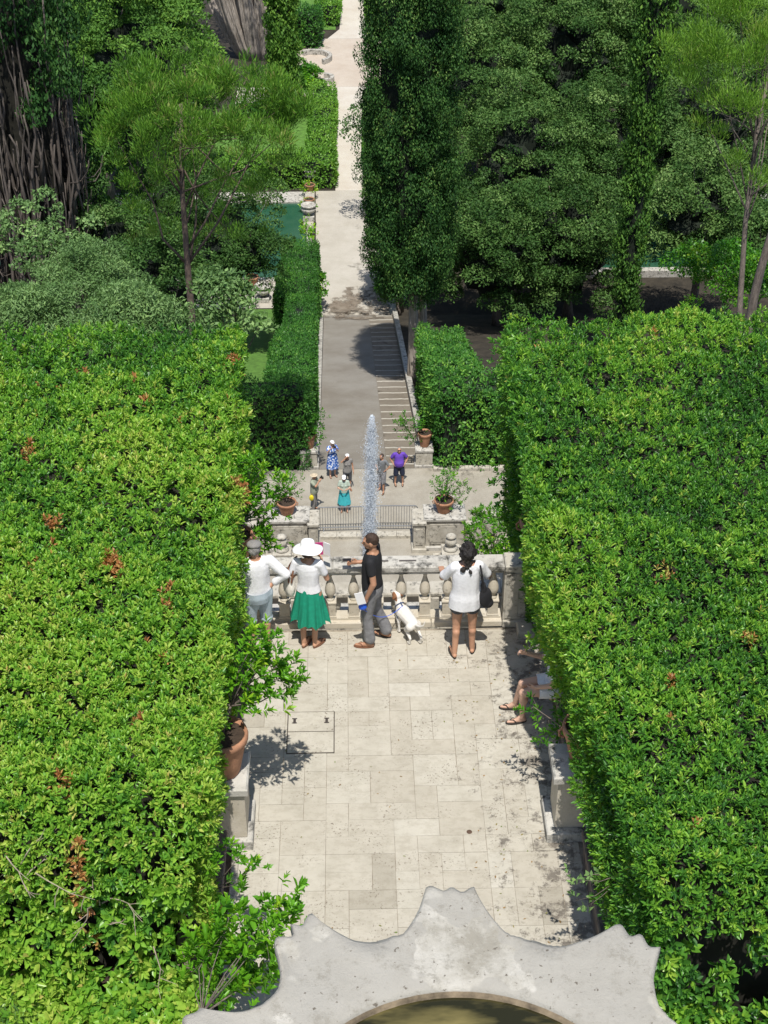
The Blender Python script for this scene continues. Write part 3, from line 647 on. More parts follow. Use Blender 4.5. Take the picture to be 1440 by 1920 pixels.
for x, lab in ((-1.82, 'left'), (2.75, 'right')):
    pedestal(x-.33, x+.33, 50.1, 50.75, .85, 'plain stone pedestal closing the %s wall of the ramp' % lab, mat='travold', foot=.05, zb=zg(50.1))
    pot('terracotta_pot', 'banded terracotta pot on the pedestal at the %s foot of the ramp wall' % lab, x+.02, 50.42, zg(50.1)+.852, .28, .62)
def urn(label, x, y, z, s=1.0):
    t = thing('stone_urn', label, 'urn', (x, y, z)); mb = MB(); mb.box(-.34*s, .34*s, -.34*s, .34*s, 0, .3*s, bev=.02); mb.build('base', M['travgrey'], t, local=True)
    mb = MB(); mb.lathe([(.16, .3), (.14, .36), (.22, .42), (.40, .55), (.46, .68), (.42, .74), (.36, .78), (.40, .84), (.47, .9), (.45, .95), (.36, .95), (.32, .85)], 0, 0, 20, 0)
    mb.V = [(a*s, b*s, c*s) for a, b, c in mb.V]; mb.build('bowl', M['travgrey'], t, smooth=True, local=True)
ZG = zg(90)
wall = MB(); wall.box(-3.15, -2.50, 91.4, 98.2, ZG, ZG+.62, bev=.03); tagp(wall.build('planter_wall', M['travold']), 'low stone wall carrying urns at the corner of the green pond', 'low wall')
urn('round stone urn nearest the clipped hedge block, far end of the pond wall', -2.82, 99.4, ZG, 1.25)
urn('round stone urn at the near end of the low pond wall', -2.82, 92.3, ZG+.62, 1.1)
urn('grey stone urn on the paving at the near left corner of the pond', -5.4, 82.0, ZG, 1.1)
pot('terracotta_pot', 'terracotta pot of greenery on the near kerb of the green pond', -6.15, 83.9, ZG+.1, .42, .6)
for y, lab in ((94.6, 'nearer'), (97.0, 'farther')):
    pot('planter_pot', 'small planter on the pond wall under the %s yellow-green bush' % lab, -2.82, y, ZG+.62, .34, .45)
pot('planter_pot', 'small pot with a little tree on the far cross path', -3.6, 115.2, ZG, .4, .5)
def ring_wall(cx, cyy, R, a0, a1, label):
    mb = MB(); n = 16
    for i in range(n):
        a, b = a0+(a1-a0)*i/n+.004, a0+(a1-a0)*(i+1)/n-.004; V = []
        for t in (a, b):
            for r, z in ((R, -.02), (R+.3, -.02), (R+.3, .42), (R, .42)): V.append((cx+r*math.cos(t), cyy+r*math.sin(t), ZG+z))
        mb.add(V, [(0, 1, 2, 3), (7, 6, 5, 4), (0, 4, 5, 1), (1, 5, 6, 2), (2, 6, 7, 3), (3, 7, 4, 0)])
    t = tagp(mb.build('basin_wall', M['travgrey']), label, 'basin wall')
ring_wall(-3.0, 125.6, 1.25, -1.0, 2.3, 'curved stone basin rim farther along the distant path')
ring_wall(-2.1, 120.4, .55, -2.2, 1.6, 'smaller curved stone basin rim nearer on the distant path')
# ================================================================ VEGETATION
def part_leaves(name, arr, mat, parent, hi=True, droop=.12): return leafmesh(name, *arr, mat, parent, hi, droop)
def cat_(L): return [np.concatenate([np.broadcast_to(np.asarray(o[i], float), (len(o[0]),)) if i > 2 else o[i] for o in L]) for i in range(6)]
# ---- the two big laurel hedges on the terrace
BRL = np.random.default_rng(5).uniform(0, 1, (40, 3))*np.array([4.2, 8.5, 0])+np.array([-5.6, 9.6, 0]); BRR = np.random.default_rng(6).uniform(0, 1, (26, 3))*np.array([4.4, 9.5, 0])+np.array([2.5, 9.0, 0])
def near(P, C, seed): 
    D_ = np.hypot(P[:, None, 0]-C[None, :, 0], P[:, None, 1]-C[None, :, 1]); r = .04+.08*np.random.default_rng(seed).uniform(0, 1, len(C))**2; return (D_ < r[None]).any(1)
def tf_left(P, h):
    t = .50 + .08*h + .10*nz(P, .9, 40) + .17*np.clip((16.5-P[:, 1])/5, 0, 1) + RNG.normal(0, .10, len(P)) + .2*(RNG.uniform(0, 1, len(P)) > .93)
    t = t - .14*((P[:, 2] < 2.15) & (P[:, 1] > 10)); t = np.minimum(t, .76 + RNG.normal(0, .03, len(P))); t = np.where((nz(P, 1.6, 41) > 1.25) & (P[:, 1] < 14), .80 + RNG.normal(0, .05, len(P)), t)  # lower side leaves tinted darker, painting the hedge side's shade into leaf colour
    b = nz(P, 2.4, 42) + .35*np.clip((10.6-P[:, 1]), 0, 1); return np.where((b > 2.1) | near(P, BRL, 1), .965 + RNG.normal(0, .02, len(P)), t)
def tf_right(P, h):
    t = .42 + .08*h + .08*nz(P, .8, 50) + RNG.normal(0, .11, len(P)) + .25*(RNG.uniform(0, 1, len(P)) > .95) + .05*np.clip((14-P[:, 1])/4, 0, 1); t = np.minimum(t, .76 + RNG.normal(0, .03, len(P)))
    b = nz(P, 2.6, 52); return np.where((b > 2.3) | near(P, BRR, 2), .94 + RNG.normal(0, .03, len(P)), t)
def twigs(n, ctr, ext, rng, L=.5, r=.006):
    mb = MB()
    for _ in range(n):
        p = np.array(ctr)+rng.uniform(-1, 1, 3)*np.array(ext); d = unit(rng.normal(size=(1, 3))+np.array([[.2, -.5, .5]]))[0]; l = L*rng.uniform(.5, 1.2)
        pts = [p]; 
        for k in range(5): d = unit((d+rng.normal(0, .33, 3))[None])[0]; pts.append(pts[-1]+d*l/5)
        mb.tube(pts, [r*(1-.14*k) for k in range(6)], 4)
        for k in (2, 3, 4):
            d2 = unit((d+rng.normal(0, .8, 3))[None])[0]; q = pts[k]; mb.tube([q, q+d2*l*.16, q+d2*l*.3+rng.normal(0, .02, 3)], [r*.6, r*.5, r*.3], 4)
    return mb
hl = thing('laurel_hedge', 'big flat-topped laurel hedge with yellowing and brown leaf tips filling the left side', 'hedge', (-4, 14.3, 0))
zt = 2.5
Q = [([(-7, 9.9, zt), (-1.36, 9.9, zt), (-1.46, 14, zt), (-7, 14, zt)], (0, 0, 1), 1.15), ([(-7, 14, zt), (-1.50, 14, zt), (-1.56, 19.1, zt), (-7, 19.1, zt)], (0, 0, 1), .85),
     ([(-1.36, 9.9, zt), (-1.46, 14, zt), (-1.60, 14, .6), (-1.55, 9.6, .6)], (1, 0, .1), 1.1), ([(-1.50, 14, zt), (-1.56, 19.1, zt), (-1.7, 19.1, -.8), (-1.62, 14, .6)], (1, 0, .1), .7),
     ([(-7, 9.9, zt), (-1.44, 9.9, zt), (-1.6, 9.5, 1.7), (-7, 9.6, 1.7)], (0, -.9, .35), .9)]
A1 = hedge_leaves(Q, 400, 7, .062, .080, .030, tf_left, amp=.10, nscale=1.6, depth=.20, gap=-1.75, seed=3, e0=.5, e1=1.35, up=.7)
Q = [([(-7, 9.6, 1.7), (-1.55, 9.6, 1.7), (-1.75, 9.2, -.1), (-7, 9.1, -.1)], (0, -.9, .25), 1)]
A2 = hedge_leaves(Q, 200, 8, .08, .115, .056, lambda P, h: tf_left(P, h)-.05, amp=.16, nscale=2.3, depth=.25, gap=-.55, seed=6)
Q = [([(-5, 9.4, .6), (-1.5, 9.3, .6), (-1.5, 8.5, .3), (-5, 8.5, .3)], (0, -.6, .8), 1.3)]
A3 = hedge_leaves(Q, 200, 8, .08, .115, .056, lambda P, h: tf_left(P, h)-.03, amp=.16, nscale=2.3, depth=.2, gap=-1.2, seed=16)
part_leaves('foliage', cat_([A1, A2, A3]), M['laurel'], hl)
mb = MB(); mb.add([(-7, 9.95, -.01), (-2.0, 9.95, -.01), (-1.85, 14, -.01), (-1.95, 18.9, -.9), (-7, 18.9, -.9), (-7, 10.25, 2.2), (-1.75, 10.25, 2.2), (-1.78, 14, 2.2), (-1.84, 18.8, 2.2), (-7, 18.8, 2.2)],
    [(4, 3, 2, 1, 0), (5, 6, 7, 8, 9), (0, 1, 6, 5), (1, 2, 7, 6), (2, 3, 8, 7), (3, 4, 9, 8), (4, 0, 5, 9)]); mb.build('shade_core', M['corebrown'], hl)  # solid filler whose colour paints the dark gaps between hedge leaves
for k_ in range(16): twigs(1, (-3.3+1.3*math.sin(k_*2.3), 9.55, 1.4+.6*math.cos(k_*1.7)), (.1, .1, .1), np.random.default_rng(40+k_), .6, .008).build('bare_twig', M['twig'], hl)
hr = thing('laurel_hedge', 'big flat-topped green laurel hedge overhanging the stone bench on the right side', 'hedge', (4.5, 14.0, 0))
Q = [([(2.48, 8.95, zt), (7.6, 8.95, zt), (7.6, 11.5, zt), (2.24, 11.5, zt)], (0, 0, 1), 1.1), ([(2.24, 11.5, zt), (7.6, 11.5, zt), (7.6, 15, zt), (2.06, 15, zt)], (0, 0, 1), 1.0), ([(2.06, 15, zt), (7.6, 15, zt), (7.6, 19.2, zt), (2.2, 19.2, zt)], (0, 0, 1), .85),
     ([(2.48, 8.95, zt), (2.24, 11.5, zt), (2.26, 11.5, 1.3), (2.42, 8.95, 1.2)], (-1, 0, .1), 1.1), ([(2.24, 11.5, zt), (2.10, 15, zt), (2.2, 15, 1.4), (2.26, 11.5, 1.3)], (-1, 0, .1), 1.1), ([(2.06, 15, zt), (2.2, 19.2, zt), (2.35, 19.2, -1), (2.3, 15, .2)], (-1, 0, .1), .8),
     ([(2.42, 8.95, 1.2), (2.2, 15, 1.4), (2.66, 15, .9), (2.62, 8.95, .6)], (-1, 0, -.3), .8), ([(2.70, 15, 1.0), (2.80, 8.95, 1.0), (2.85, 8.95, 0), (2.75, 15, 0)], (-1, 0, 0), .4),
     ([(2.48, 8.95, zt), (7.6, 8.95, zt), (7.6, 8.7, 2.0), (2.55, 8.75, 1.9)], (0, -.9, .35), .9)]
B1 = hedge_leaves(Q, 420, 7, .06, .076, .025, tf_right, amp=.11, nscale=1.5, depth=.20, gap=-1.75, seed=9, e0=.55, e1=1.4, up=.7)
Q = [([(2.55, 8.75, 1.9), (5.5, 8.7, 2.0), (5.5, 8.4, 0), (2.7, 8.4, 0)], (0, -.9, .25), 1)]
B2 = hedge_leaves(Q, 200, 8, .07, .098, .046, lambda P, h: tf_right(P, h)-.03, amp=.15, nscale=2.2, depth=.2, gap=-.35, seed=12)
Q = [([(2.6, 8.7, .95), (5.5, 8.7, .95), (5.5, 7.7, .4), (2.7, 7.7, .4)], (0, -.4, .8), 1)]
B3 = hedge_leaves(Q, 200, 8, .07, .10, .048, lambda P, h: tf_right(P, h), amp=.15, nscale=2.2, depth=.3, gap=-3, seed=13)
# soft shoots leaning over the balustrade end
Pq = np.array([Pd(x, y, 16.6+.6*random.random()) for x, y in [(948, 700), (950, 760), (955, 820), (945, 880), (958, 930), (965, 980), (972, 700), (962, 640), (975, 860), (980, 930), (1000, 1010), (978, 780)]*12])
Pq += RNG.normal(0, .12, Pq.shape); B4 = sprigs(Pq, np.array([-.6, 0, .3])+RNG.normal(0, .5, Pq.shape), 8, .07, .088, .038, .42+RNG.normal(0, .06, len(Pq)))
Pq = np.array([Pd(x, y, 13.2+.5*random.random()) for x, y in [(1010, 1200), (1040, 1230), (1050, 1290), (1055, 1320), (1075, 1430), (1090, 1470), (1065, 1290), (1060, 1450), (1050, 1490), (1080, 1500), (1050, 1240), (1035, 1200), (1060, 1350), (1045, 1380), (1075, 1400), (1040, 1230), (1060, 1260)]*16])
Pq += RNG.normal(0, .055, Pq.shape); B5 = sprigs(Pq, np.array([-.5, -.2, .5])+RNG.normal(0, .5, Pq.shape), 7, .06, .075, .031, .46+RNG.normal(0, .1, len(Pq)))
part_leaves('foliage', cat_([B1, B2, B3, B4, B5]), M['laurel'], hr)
mb = MB(); mb.add([(2.95, 9.1, -.01), (7.6, 9.1, -.01), (7.6, 18.9, -.9), (2.8, 18.9, -.9), (2.9, 15, -.01), (2.85, 9.2, 2.2), (7.6, 9.2, 2.2), (7.6, 18.9, 2.2), (2.55, 18.9, 2.2), (2.45, 15, 2.2), (2.6, 11.5, 2.2), (2.85, 11.5, -.01)],
    [(0, 11, 4, 3, 2, 1), (5, 6, 7, 8, 9, 10), (0, 1, 6, 5), (1, 2, 7, 6), (2, 3, 8, 7), (3, 4, 9, 8), (4, 11, 10, 9), (11, 0, 5, 10)]); mb.build('shade_core', M['corebrown'], hr)  # solid filler, shade painted in behind the right hedge leaves
for k_ in range(4): twigs(1, (3.6+.8*math.sin(k_*2.3), 8.7, 1.4+.4*math.cos(k_*1.7)), (.1, .1, .1), np.random.default_rng(60+k_), .6, .007).build('bare_twig', M['twig'], hr)
# ---- clipped hedges further down
def clipped(name, label, boxes, mat, dens, L, W, tf, ins=.22, amp=.10, ns=1.0, k=4, seed=20, depth=.16, gap=-2.0, group=None):
    b0 = boxes[0]; t = thing(name, label, 'hedge', ((b0[0]+b0[1])/2, (b0[2]+b0[3])/2, zg(b0[2])), 0, group); arrs = []; cb = MB()
    for i, b in enumerate(boxes):
        x0, x1, y0, y1, z0, z1 = b[:6]; faces = b[6] if len(b) > 6 else 'TFLR'
        arrs.append(hedge_leaves(boxquads(x0, x1, y0, y1, z0, z1, faces), dens, k, L*.6, L, W, tf, amp=amp, nscale=ns, depth=depth, gap=gap, seed=seed+i, up=.45, spread=.45))
        corebox(cb, x0+.001*i, x1-.001*i, y0, y1, z0, z1, ins)
    part_leaves('foliage', cat_(arrs), mat, t, hi=False); cb.build('shade_core', M['core'], t); return t  # leaf shell over a solid core coloured as shade
def zh(d, h): return zg(d)+h
tfm = lambda b, a: (lambda P, h: b + .08*h + .07*nz(P, .5, 77) + RNG.normal(0, a, len(P)))
clipped('clipped_hedge', 'tall stepped box hedge along the left side of the ramp', [
    (-9, -1.80, 49.95, 51.5, zg(50), -17.1), (-3.5, -1.76, 51.3, 61, (zg(51.3), zg(61)), (-17.45, -20.35)), (-3.35, -1.88, 61, 70, (zg(61), zg(70)), (-20.6, -23.1)), (-4.0, -2.03, 70, 82.6, (zg(70), zg(82.6)), (-23.2, -26.0))],
    M['boxleaf'], 95, .13, .06, tfm(.50, .13), ns=.9, amp=.09)
clipped('clipped_hedge', 'L-shaped clipped hedge to the right of the stepped lane', [
    (3.10, 13, 50.0, 52.0, zg(50), -17.2), (3.05, 5.0, 51.9, 62.8, (zg(51.9), zg(62.8)), (-17.35, -21.2))], M['boxleaf'], 70, .17, .08, tfm(.58, .17), ns=1.6, amp=.13, gap=-1.5, depth=.3)
clipped('box_hedge', 'bright clipped hedge block with a long arm running beside the far path', [
    (-16, -1.15, 98.8, 101.4, ZG, ZG+1.85), (-3.0, -1.2, 101.4, 115, ZG, ZG+1.8)], M['brighthedge'], 42, .22, .11, tfm(.5, .12), k=3)
clipped('box_hedge', 'clipped hedge right of the far path, mostly hidden by the tall cypress', [(1.1, 4, 98.8, 113, ZG, ZG+1.8)], M['boxleaf'], 42, .22, .11, tfm(.6, .12), k=3)
clipped('box_hedge', 'short low hedge closing the far lawn', [(-9, -3.1, 112.3, 113.4, ZG, ZG+1.1)], M['boxleaf'], 42, .22, .11, tfm(.5, .12), k=3)
clipped('box_hedge', 'dark square hedge block beyond the curved basin rims', [(-6, -2.45, 128.4, 131, ZG, ZG+3.0)], M['boxleaf'], 30, .26, .13, tfm(.45, .15), k=3)
clipped('box_hedge', 'farthest hedge with pale green top at the top of the photo, left of the path', [(-2.75, -.95, 134.5, 150, ZG, ZG+1.7)], M['brighthedge'], 26, .28, .14, tfm(.35, .12), k=3)
clipped('box_hedge', 'farthest hedge at the top of the photo, right of the path', [(1.62, 3.5, 134.5, 150, ZG, ZG+1.7)], M['brighthedge'], 26, .28, .14, tfm(.35, .12), k=3)
# ---- trees
def broadleaf(name, label, cat, px, py, d, r, rz, mat, n=60, per=650, L=.24, W=.13, tb=.45, seed=0, cr=None, bark='bark', group=None, up=.35, lowcut=-.75, extra=None):
    rng = np.random.default_rng(seed+100); c = Pd(px, py, d); zb = zg(d) if d > 21 else -3.6
    t = thing(name, label, cat, (c[0], c[1], zb), 0, group)
    dirs = rdir(n*3, rng); dirs = dirs[dirs[:, 2] > lowcut][:n]; rr = rng.uniform(.55, 1.06, len(dirs))[:, None]*(1+.14*nz(dirs, 2.2, seed+500))[:, None]
    C = c + dirs*rr*np.array([r, r, rz]); 
    if extra is not None: C = np.concatenate([C, np.array(extra)])
    cr = cr or r*.27; R = rng.uniform(.55, 1.6, len(C))*cr
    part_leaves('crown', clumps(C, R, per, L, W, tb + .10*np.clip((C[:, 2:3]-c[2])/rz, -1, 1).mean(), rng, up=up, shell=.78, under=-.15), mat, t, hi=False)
    cb = MB(); V_, F_ = [], []
    for k_ in range(9):
        for i_ in range(14): th_ = math.pi*(k_+.5)/9; a_ = 6.283*i_/14; sc_ = .50+.12*math.sin(a_*3+k_*2+seed); V_.append((c[0]+r*sc_*math.sin(th_)*math.cos(a_), c[1]+r*sc_*math.sin(th_)*math.sin(a_), c[2]-.1*rz-rz*sc_*math.cos(th_)))
    for k_ in range(8):
        for i_ in range(14): F_.append((k_*14+i_, k_*14+(i_+1) % 14, (k_+1)*14+(i_+1) % 14, (k_+1)*14+i_))
    F_ += [tuple(range(14))[::-1], tuple(112+i_ for i_ in range(14))]
    if r > 1.9 and n > 50: cb.add(V_, F_).build('crown_shade_core', M['core'], t)
    # near-black hull above: painted shade for crown gaps, also stops see-through
    mb = MB(); sel = rng.choice(len(C), min(9, len(C)), replace=False)
    tree_branches(mb, (c[0]+rng.uniform(-.4, .4), c[1], zb), c+np.array([0, 0, rz*.2]), max(.12, r*.07), [C[i] for i in sel], rng)
    mb.build('trunk', M[bark], t, smooth=True); return t
spec = [(925, 470, 77, 3.5, 4.0, .42, 'dark holm oak just right of the tall cypress, lowest of the wood'), (765, 350, 80.5, 2.6, 3.0, .38, 'holm oak hidden behind the tall cypress, one branch reaching over the path'), (1065, 455, 79, 3.9, 4.4, .44, 'dark holm oak in the middle of the wood with a gap showing the pond'), (985, 300, 88, 4.8, 5.2, .46, 'tall rounded holm oak in the second row behind the tall cypress'),
        (1130, 300, 90, 4.6, 5.4, .47, 'holm oak directly left of the slender cypress'), (900, 160, 97, 5.0, 5.5, .50, 'greyish holm oak whose crown meets the top of the tall cypress'), (1060, 120, 101, 5.6, 6.0, .50, 'wide holm oak at the top middle of the right wood'),
        (1320, 400, 75, 4.0, 3.6, .60, 'pale grey-green oak behind the leaning pine trunk at right'), (1330, 230, 88, 5.4, 5.4, .50, 'holm oak behind the yellow-green pine crown'), (1270, 50, 104, 6.0, 6.0, .58, 'silvery oak at the top right between slender cypress and pine'),
        (960, 0, 117, 6.5, 6.5, .55, 'distant holm oak at the top edge nearest the tall cypress'), (1130, -20, 124, 7.0, 7, .55, 'distant holm oak at the top edge behind the slender cypress'), (1430, 60, 110, 7, 7, .5, 'distant dark oak at the top right corner'), (1430, 480, 70, 2.6, 2.6, .5, 'small dark oak at the right edge above the hedge')]
for i, (px, py, d, r, rz, tb, lab) in enumerate(spec):
    broadleaf('holm_oak', lab, 'tree', px, py, d, r, rz, M['oak'], n=int(70+r*26), per=210, cr=.40+.055*r, L=.17 if d < 95 else .20, W=.085 if d < 95 else .10, tb=tb+.05, seed=i, group='holm oaks of the right wood')
spec = [(235, 470, 60, 2.7, 2.8, .42, 'dark oak left of the stone pine trunk'), (430, 455, 70, 3.2, 3.4, .38, 'dark oak right of the stone pine trunk beside the pond'), (330, 420, 76, 3.8, 4.2, .36, 'dark oak behind the stone pine trunk'), (290, 540, 52, 2.2, 2.2, .40, 'low dark oak at the foot of the stone pine trunk')]
for i, (px, py, d, r, rz, tb, lab) in enumerate(spec):
    broadleaf('holm_oak', lab, 'tree', px, py, d, r, rz, M['oak'], n=int(50+r*20), per=210, cr=.34+.05*r, L=.14, W=.07, tb=tb+.06, seed=40+i, group='dark oaks round the stone pine')
spec = [(250, 150, 84, 4.6, 6.2, .62, 'mid-green evergreen behind the stone pine, upper left'), (170, 40, 96, 5.0, 6.5, .55, 'dark evergreen at the top left beside the dead-stemmed cypress'), (270, 15, 98, 4.0, 6.0, .62, 'green evergreen at the top edge left of the giant pale trunks'), (130, 230, 74, 3.0, 5.0, .40, 'narrow dark evergreen between dead-stemmed cypress and stone pine'), (60, -10, 116, 6, 7, .5, 'distant evergreen in the top left corner')]
for i, (px, py, d, r, rz, tb, lab) in enumerate(spec):
    broadleaf('evergreen_tree', lab, 'tree', px, py, d, r, rz, M['cyplight'], n=int(70+r*18), per=260, L=.22, W=.10, tb=tb-.13, seed=60+i, cr=r*.16, group='evergreens at the upper left')
# grey-green olives behind the left hedge
for i, (px, py, d, r, rz, lab) in enumerate([(160, 545, 31, 1.1, 1.0, 'grey-green olive bush behind the left hedge, the tallest and roundest'), (35, 610, 27, 1.1, .8, 'grey-green olive bush at the left edge just behind the laurel hedge'), (245, 610, 26, .9, .75, 'olive bush left of the pine trunk base behind the hedge')]):
    broadleaf('olive_bush', lab, 'bush', px, py, d, r, rz, M['olive'], n=75, per=230, L=.085, W=.026, tb=.55, seed=80+i, cr=.27, lowcut=-.4, group='olive bushes behind the left hedge', up=.6)
for i, (px, py, d, r, rz, lab) in enumerate([(425, 575, 27, .55, .9, 'loose pale-leaved shrub right of the stone pine trunk behind the hedge'), (75, 440, 33, 1.2, .9, 'loose pale-leaved shrub in front of the dead cypress stems')]):
    broadleaf('loose_shrub', lab, 'bush', px, py, d, r, rz, M['olive'], n=30, per=95, L=.11, W=.05, tb=.62, seed=90+i, cr=.24, lowcut=-.6, group='loose shrubs behind the left hedge')
broadleaf('overhanging_olive', 'grey-green tree leaning over the pale path from behind the tall cypress', 'tree', 705, 235, 92, 1.8, 2.6, M['olive'], n=16, per=150, L=.22, W=.10, tb=.35, seed=95, cr=.75)
broadleaf('loose_shrub', 'yellow-green shrub under the leaning pine trunk at right', 'bush', 1365, 520, 56, 2.0, 1.2, M['citrus'], n=26, per=230, L=.15, W=.08, tb=.38, seed=96, cr=.55)
broadleaf('round_shrub', 'round bright shrub left of the smaller curved basin rim', 'bush', 575, 150, 119, 1.15, 1.3, M['citrus'], n=22, per=200, L=.22, W=.12, tb=.5, seed=97, cr=.6)
broadleaf('path_shrub', 'light green shrub leaning over the left wall where the ramp ends', 'bush', 597, 540, 80.5, .42, 1.1, M['citrus'], n=14, per=70, L=.16, W=.09, tb=.5, seed=98, cr=.3)
broadleaf('path_shrub', 'light green shrub on the right where the ramp ends, beside the cypress', 'bush', 738, 535, 80, .7, .8, M['citrus'], n=14, per=100, L=.16, W=.09, tb=.5, seed=99, cr=.34)
# ---- cypresses
def cypress(name, label, x, y, z0, z1, prof, mat, n, per, cr, L, W, tb, seed, trunks=((0, 0, .3),), zb=None, bark='barkpale', lean=(0, 0)):
    rng = np.random.default_rng(seed); zb = zg(y) if zb is None else zb; t = thing(name, label, 'tree', (x, y, zb))
    f = rng.uniform(0, 1, n); hs = z0+(z1-z0)*f; pr = np.interp(f, [p[0] for p in prof], [p[1] for p in prof]); keep = rng.uniform(0, 1, n) < (.35+.65*pr/max(p[1] for p in prof)); f, hs, pr = f[keep], hs[keep], pr[keep]
    a = rng.uniform(0, 6.283, len(f)); rr = pr*rng.uniform(.78, 1.03, len(f))
    rr = rr*(1+.10*np.sin(a*5+hs*1.1)+.06*np.sin(hs*2.7+a*2)); C = np.stack([x+lean[0]*f+rr*np.cos(a), y+lean[1]*f+rr*np.sin(a), hs], 1)
    C[:, 0] += .06*nz(C, 1.5, seed); R = cr*rng.uniform(.65, 1.3, len(C))
    part_leaves('crown', clumps(C, R, per, L, W, tb+.05*nz(C, 1.2, seed+1)[0], rng, flat=1.35, outward=.9, up=.35, axis_up=1.4, tvar=.17), mat, t, hi=False)
    mb = MB(); rings = [(max(.05, np.interp(q, [p[0] for p in prof], [p[1] for p in prof])*.66), z0+(z1-z0)*q) for q in np.linspace(.03, .97, 14)]
    mb.lathe(rings, x+lean[0]*.5, y+lean[1]*.5, 14); mb.build('crown_shade_core', M['core'], t)  # near-black hull, painted shade inside the column of foliage
    for dx, dy, r in trunks:
        m = MB(); m.tube([(x+dx*1.25, y+dy, zb-.1), (x+dx, y+dy, zb+.8), (x+dx*.9+.05, y+dy, (zb+z0)/2+.4), (x+dx*.8, y, z0+1.5), (x+dx*.3, y, z0+5)], [r*1.5, r*1.1, r, r*.85, r*.4], 12)
        for k in range(5): aa = k*1.3; m.tube([(x+dx*1.25+r*1.0*math.cos(aa), y+dy+r*math.sin(aa), zb), (x+dx+r*.72*math.cos(aa), y+dy+r*.72*math.sin(aa), zb+1.8), (x+dx*.8+r*.5*math.cos(aa), y+dy+r*.5*math.sin(aa), z0+1)], [r*.4, r*.32, r*.2], 6)
        m.build('trunk', M[bark], t, smooth=True)
    return t
xc = Pd(768, 300, 64)[0]
cypress('tall_cypress', 'tall dark cypress with pale forked trunk beside the ramp, taller than the picture', xc, 64, -20.0, 3.2, [(0, .9), (.04, 1.8), (.12, 1.95), (.3, 2.0), (.6, 1.85), (.85, 1.25), (1, .2)], M['cyp'], 1150, 190, .42, .12, .055, .54, 301, trunks=((.25, -.1, .24), (.80, .25, .17)))
xs_ = Pd(1200, 300, 66)[0]
cypress('slender_cypress', 'slender lighter green cypress standing in front of the right wood', xs_, 66, -25, -2.0, [(0, .5), (.3, .55), (.55, .55), (.7, .8), (.85, .95), (1, .3)], M['cyplight'], 560, 60, .32, .18, .08, .38, 302, trunks=((0, 0, .15),))
xd = Pd(155, 330, 62)[0]
cypress('small_cypress', 'small dark pointed cypress between the dead stems and the stone pine', xd, 62, -23.6, Pd(155, 205, 62)[2], [(0, 1.1), (.3, 1.3), (.7, .85), (1, .1)], M['cyp'], 330, 90, .4, .18, .08, .62, 303)
xi = Pd(530, 100, 112)[0]
cypress('columnar_cypress', 'light green narrow column of foliage beside the far path under the pale giant trunks', xi, 113, ZG+.2, -8.5, [(0, .8), (.5, 1.0), (1, 1.1)], M['cyplight'], 420, 80, .5, .28, .13, .62, 304)
# ---- old cypress of bare dead stems at the far left
dc = Pd(45, 300, 60); t = thing('dead_stem_cypress', 'old cypress showing a curtain of bare brown dead stems at the left edge', 'tree', (dc[0], 60, zg(60))); rng = np.random.default_rng(55); mb = MB()
for i in range(330):
    a = rng.uniform(0, 6.283); R = rng.uniform(1.4, 2.25); z = zg(60)+rng.uniform(0, 12); h = rng.uniform(3, 9); x, y = dc[0]+R*math.cos(a), 60+R*math.sin(a); pts = []
    for k in range(9):
        pts.append((x, y, z+h*k/8)); x += rng.normal(0, .09)+math.cos(a)*.03; y += rng.normal(0, .09)+math.sin(a)*.03
    r = rng.uniform(.035, .10); mb.tube(pts, [r*(1-.08*k) for k in range(9)], 5)
    if rng.uniform() < .7:
        k = rng.integers(2, 7); p = np.array(pts[k]); o = np.array([math.cos(a), math.sin(a), .3])+rng.normal(0, .5, 3); mb.tube([p, p+o*.3, p+o*.5+np.array([0, 0, .35]), p+o*.55+np.array([0, 0, .8])], [r*.5, r*.42, r*.3, r*.15], 4)
mb.build('dead_stems', M['deadstem'], t, smooth=True)
mb = MB(); mb.lathe([(1.6, 0), (1.6, 8), (1.5, 16), (1.1, 22)], dc[0], 60, 14, zg(60)); mb.build('trunk', M['corebrown'], t)  # near-black column, shade painted in behind the stems
C = np.array([dc]*90)+rng.normal(0, 1, (90, 3))*np.array([1.5, 1.5, 1.0]); C[:, 2] = rng.uniform(-6.5, -1, 90); C2 = np.stack([dc[0]+rng.uniform(.9, 2.6, 26), 60+rng.normal(0, 1.3, 26)-.8, rng.uniform(-9, -5.5, 26)], 1)
part_leaves('crown', clumps(np.concatenate([C, C2]), .55, 130, .2, .085, .35, rng, flat=1.2, axis_up=1.5), M['cyp'], t, hi=False)
# ---- giant pale trunks at the top
bp = Pd(478, 108, 126); t = thing('giant_cypress', 'giant old cypress with several thick pale grey trunks at the top of the photo', 'tree', (bp[0], bp[1], ZG)); rng = np.random.default_rng(66)
for tx, r in ((372, .55), (398, .7), (425, .8), (450, .75), (472, .7), (494, .65), (508, .4), (412, .45), (438, .4)):
    e = Pd(tx, -60, 126+rng.uniform(-1.5, 1.5)); s = bp+np.array([(tx-445)*.012, rng.uniform(-.8, .8), 0]); s[2] = ZG-.1; m = MB()
    pts = [s+(e-s)*k/7+np.array([(.35*(tx-445)/60)*math.sin(k/7*3.1), .1*math.sin(k*1.7), 0]) for k in range(8)]; m.tube(pts, [r*.62*(1.25-.1*k) for k in range(8)], 11)
    for g in range(6):
        aa = g*1.05+tx; m.tube([p+np.array([math.cos(aa+.12*k)*r*.62*(1.2-.1*k), math.sin(aa+.12*k)*r*.62*(1.2-.1*k), 0]) for k, p in enumerate(pts)], [r*.2]*8, 5)
    m.build('trunk', M['barkpale'], t, smooth=True)
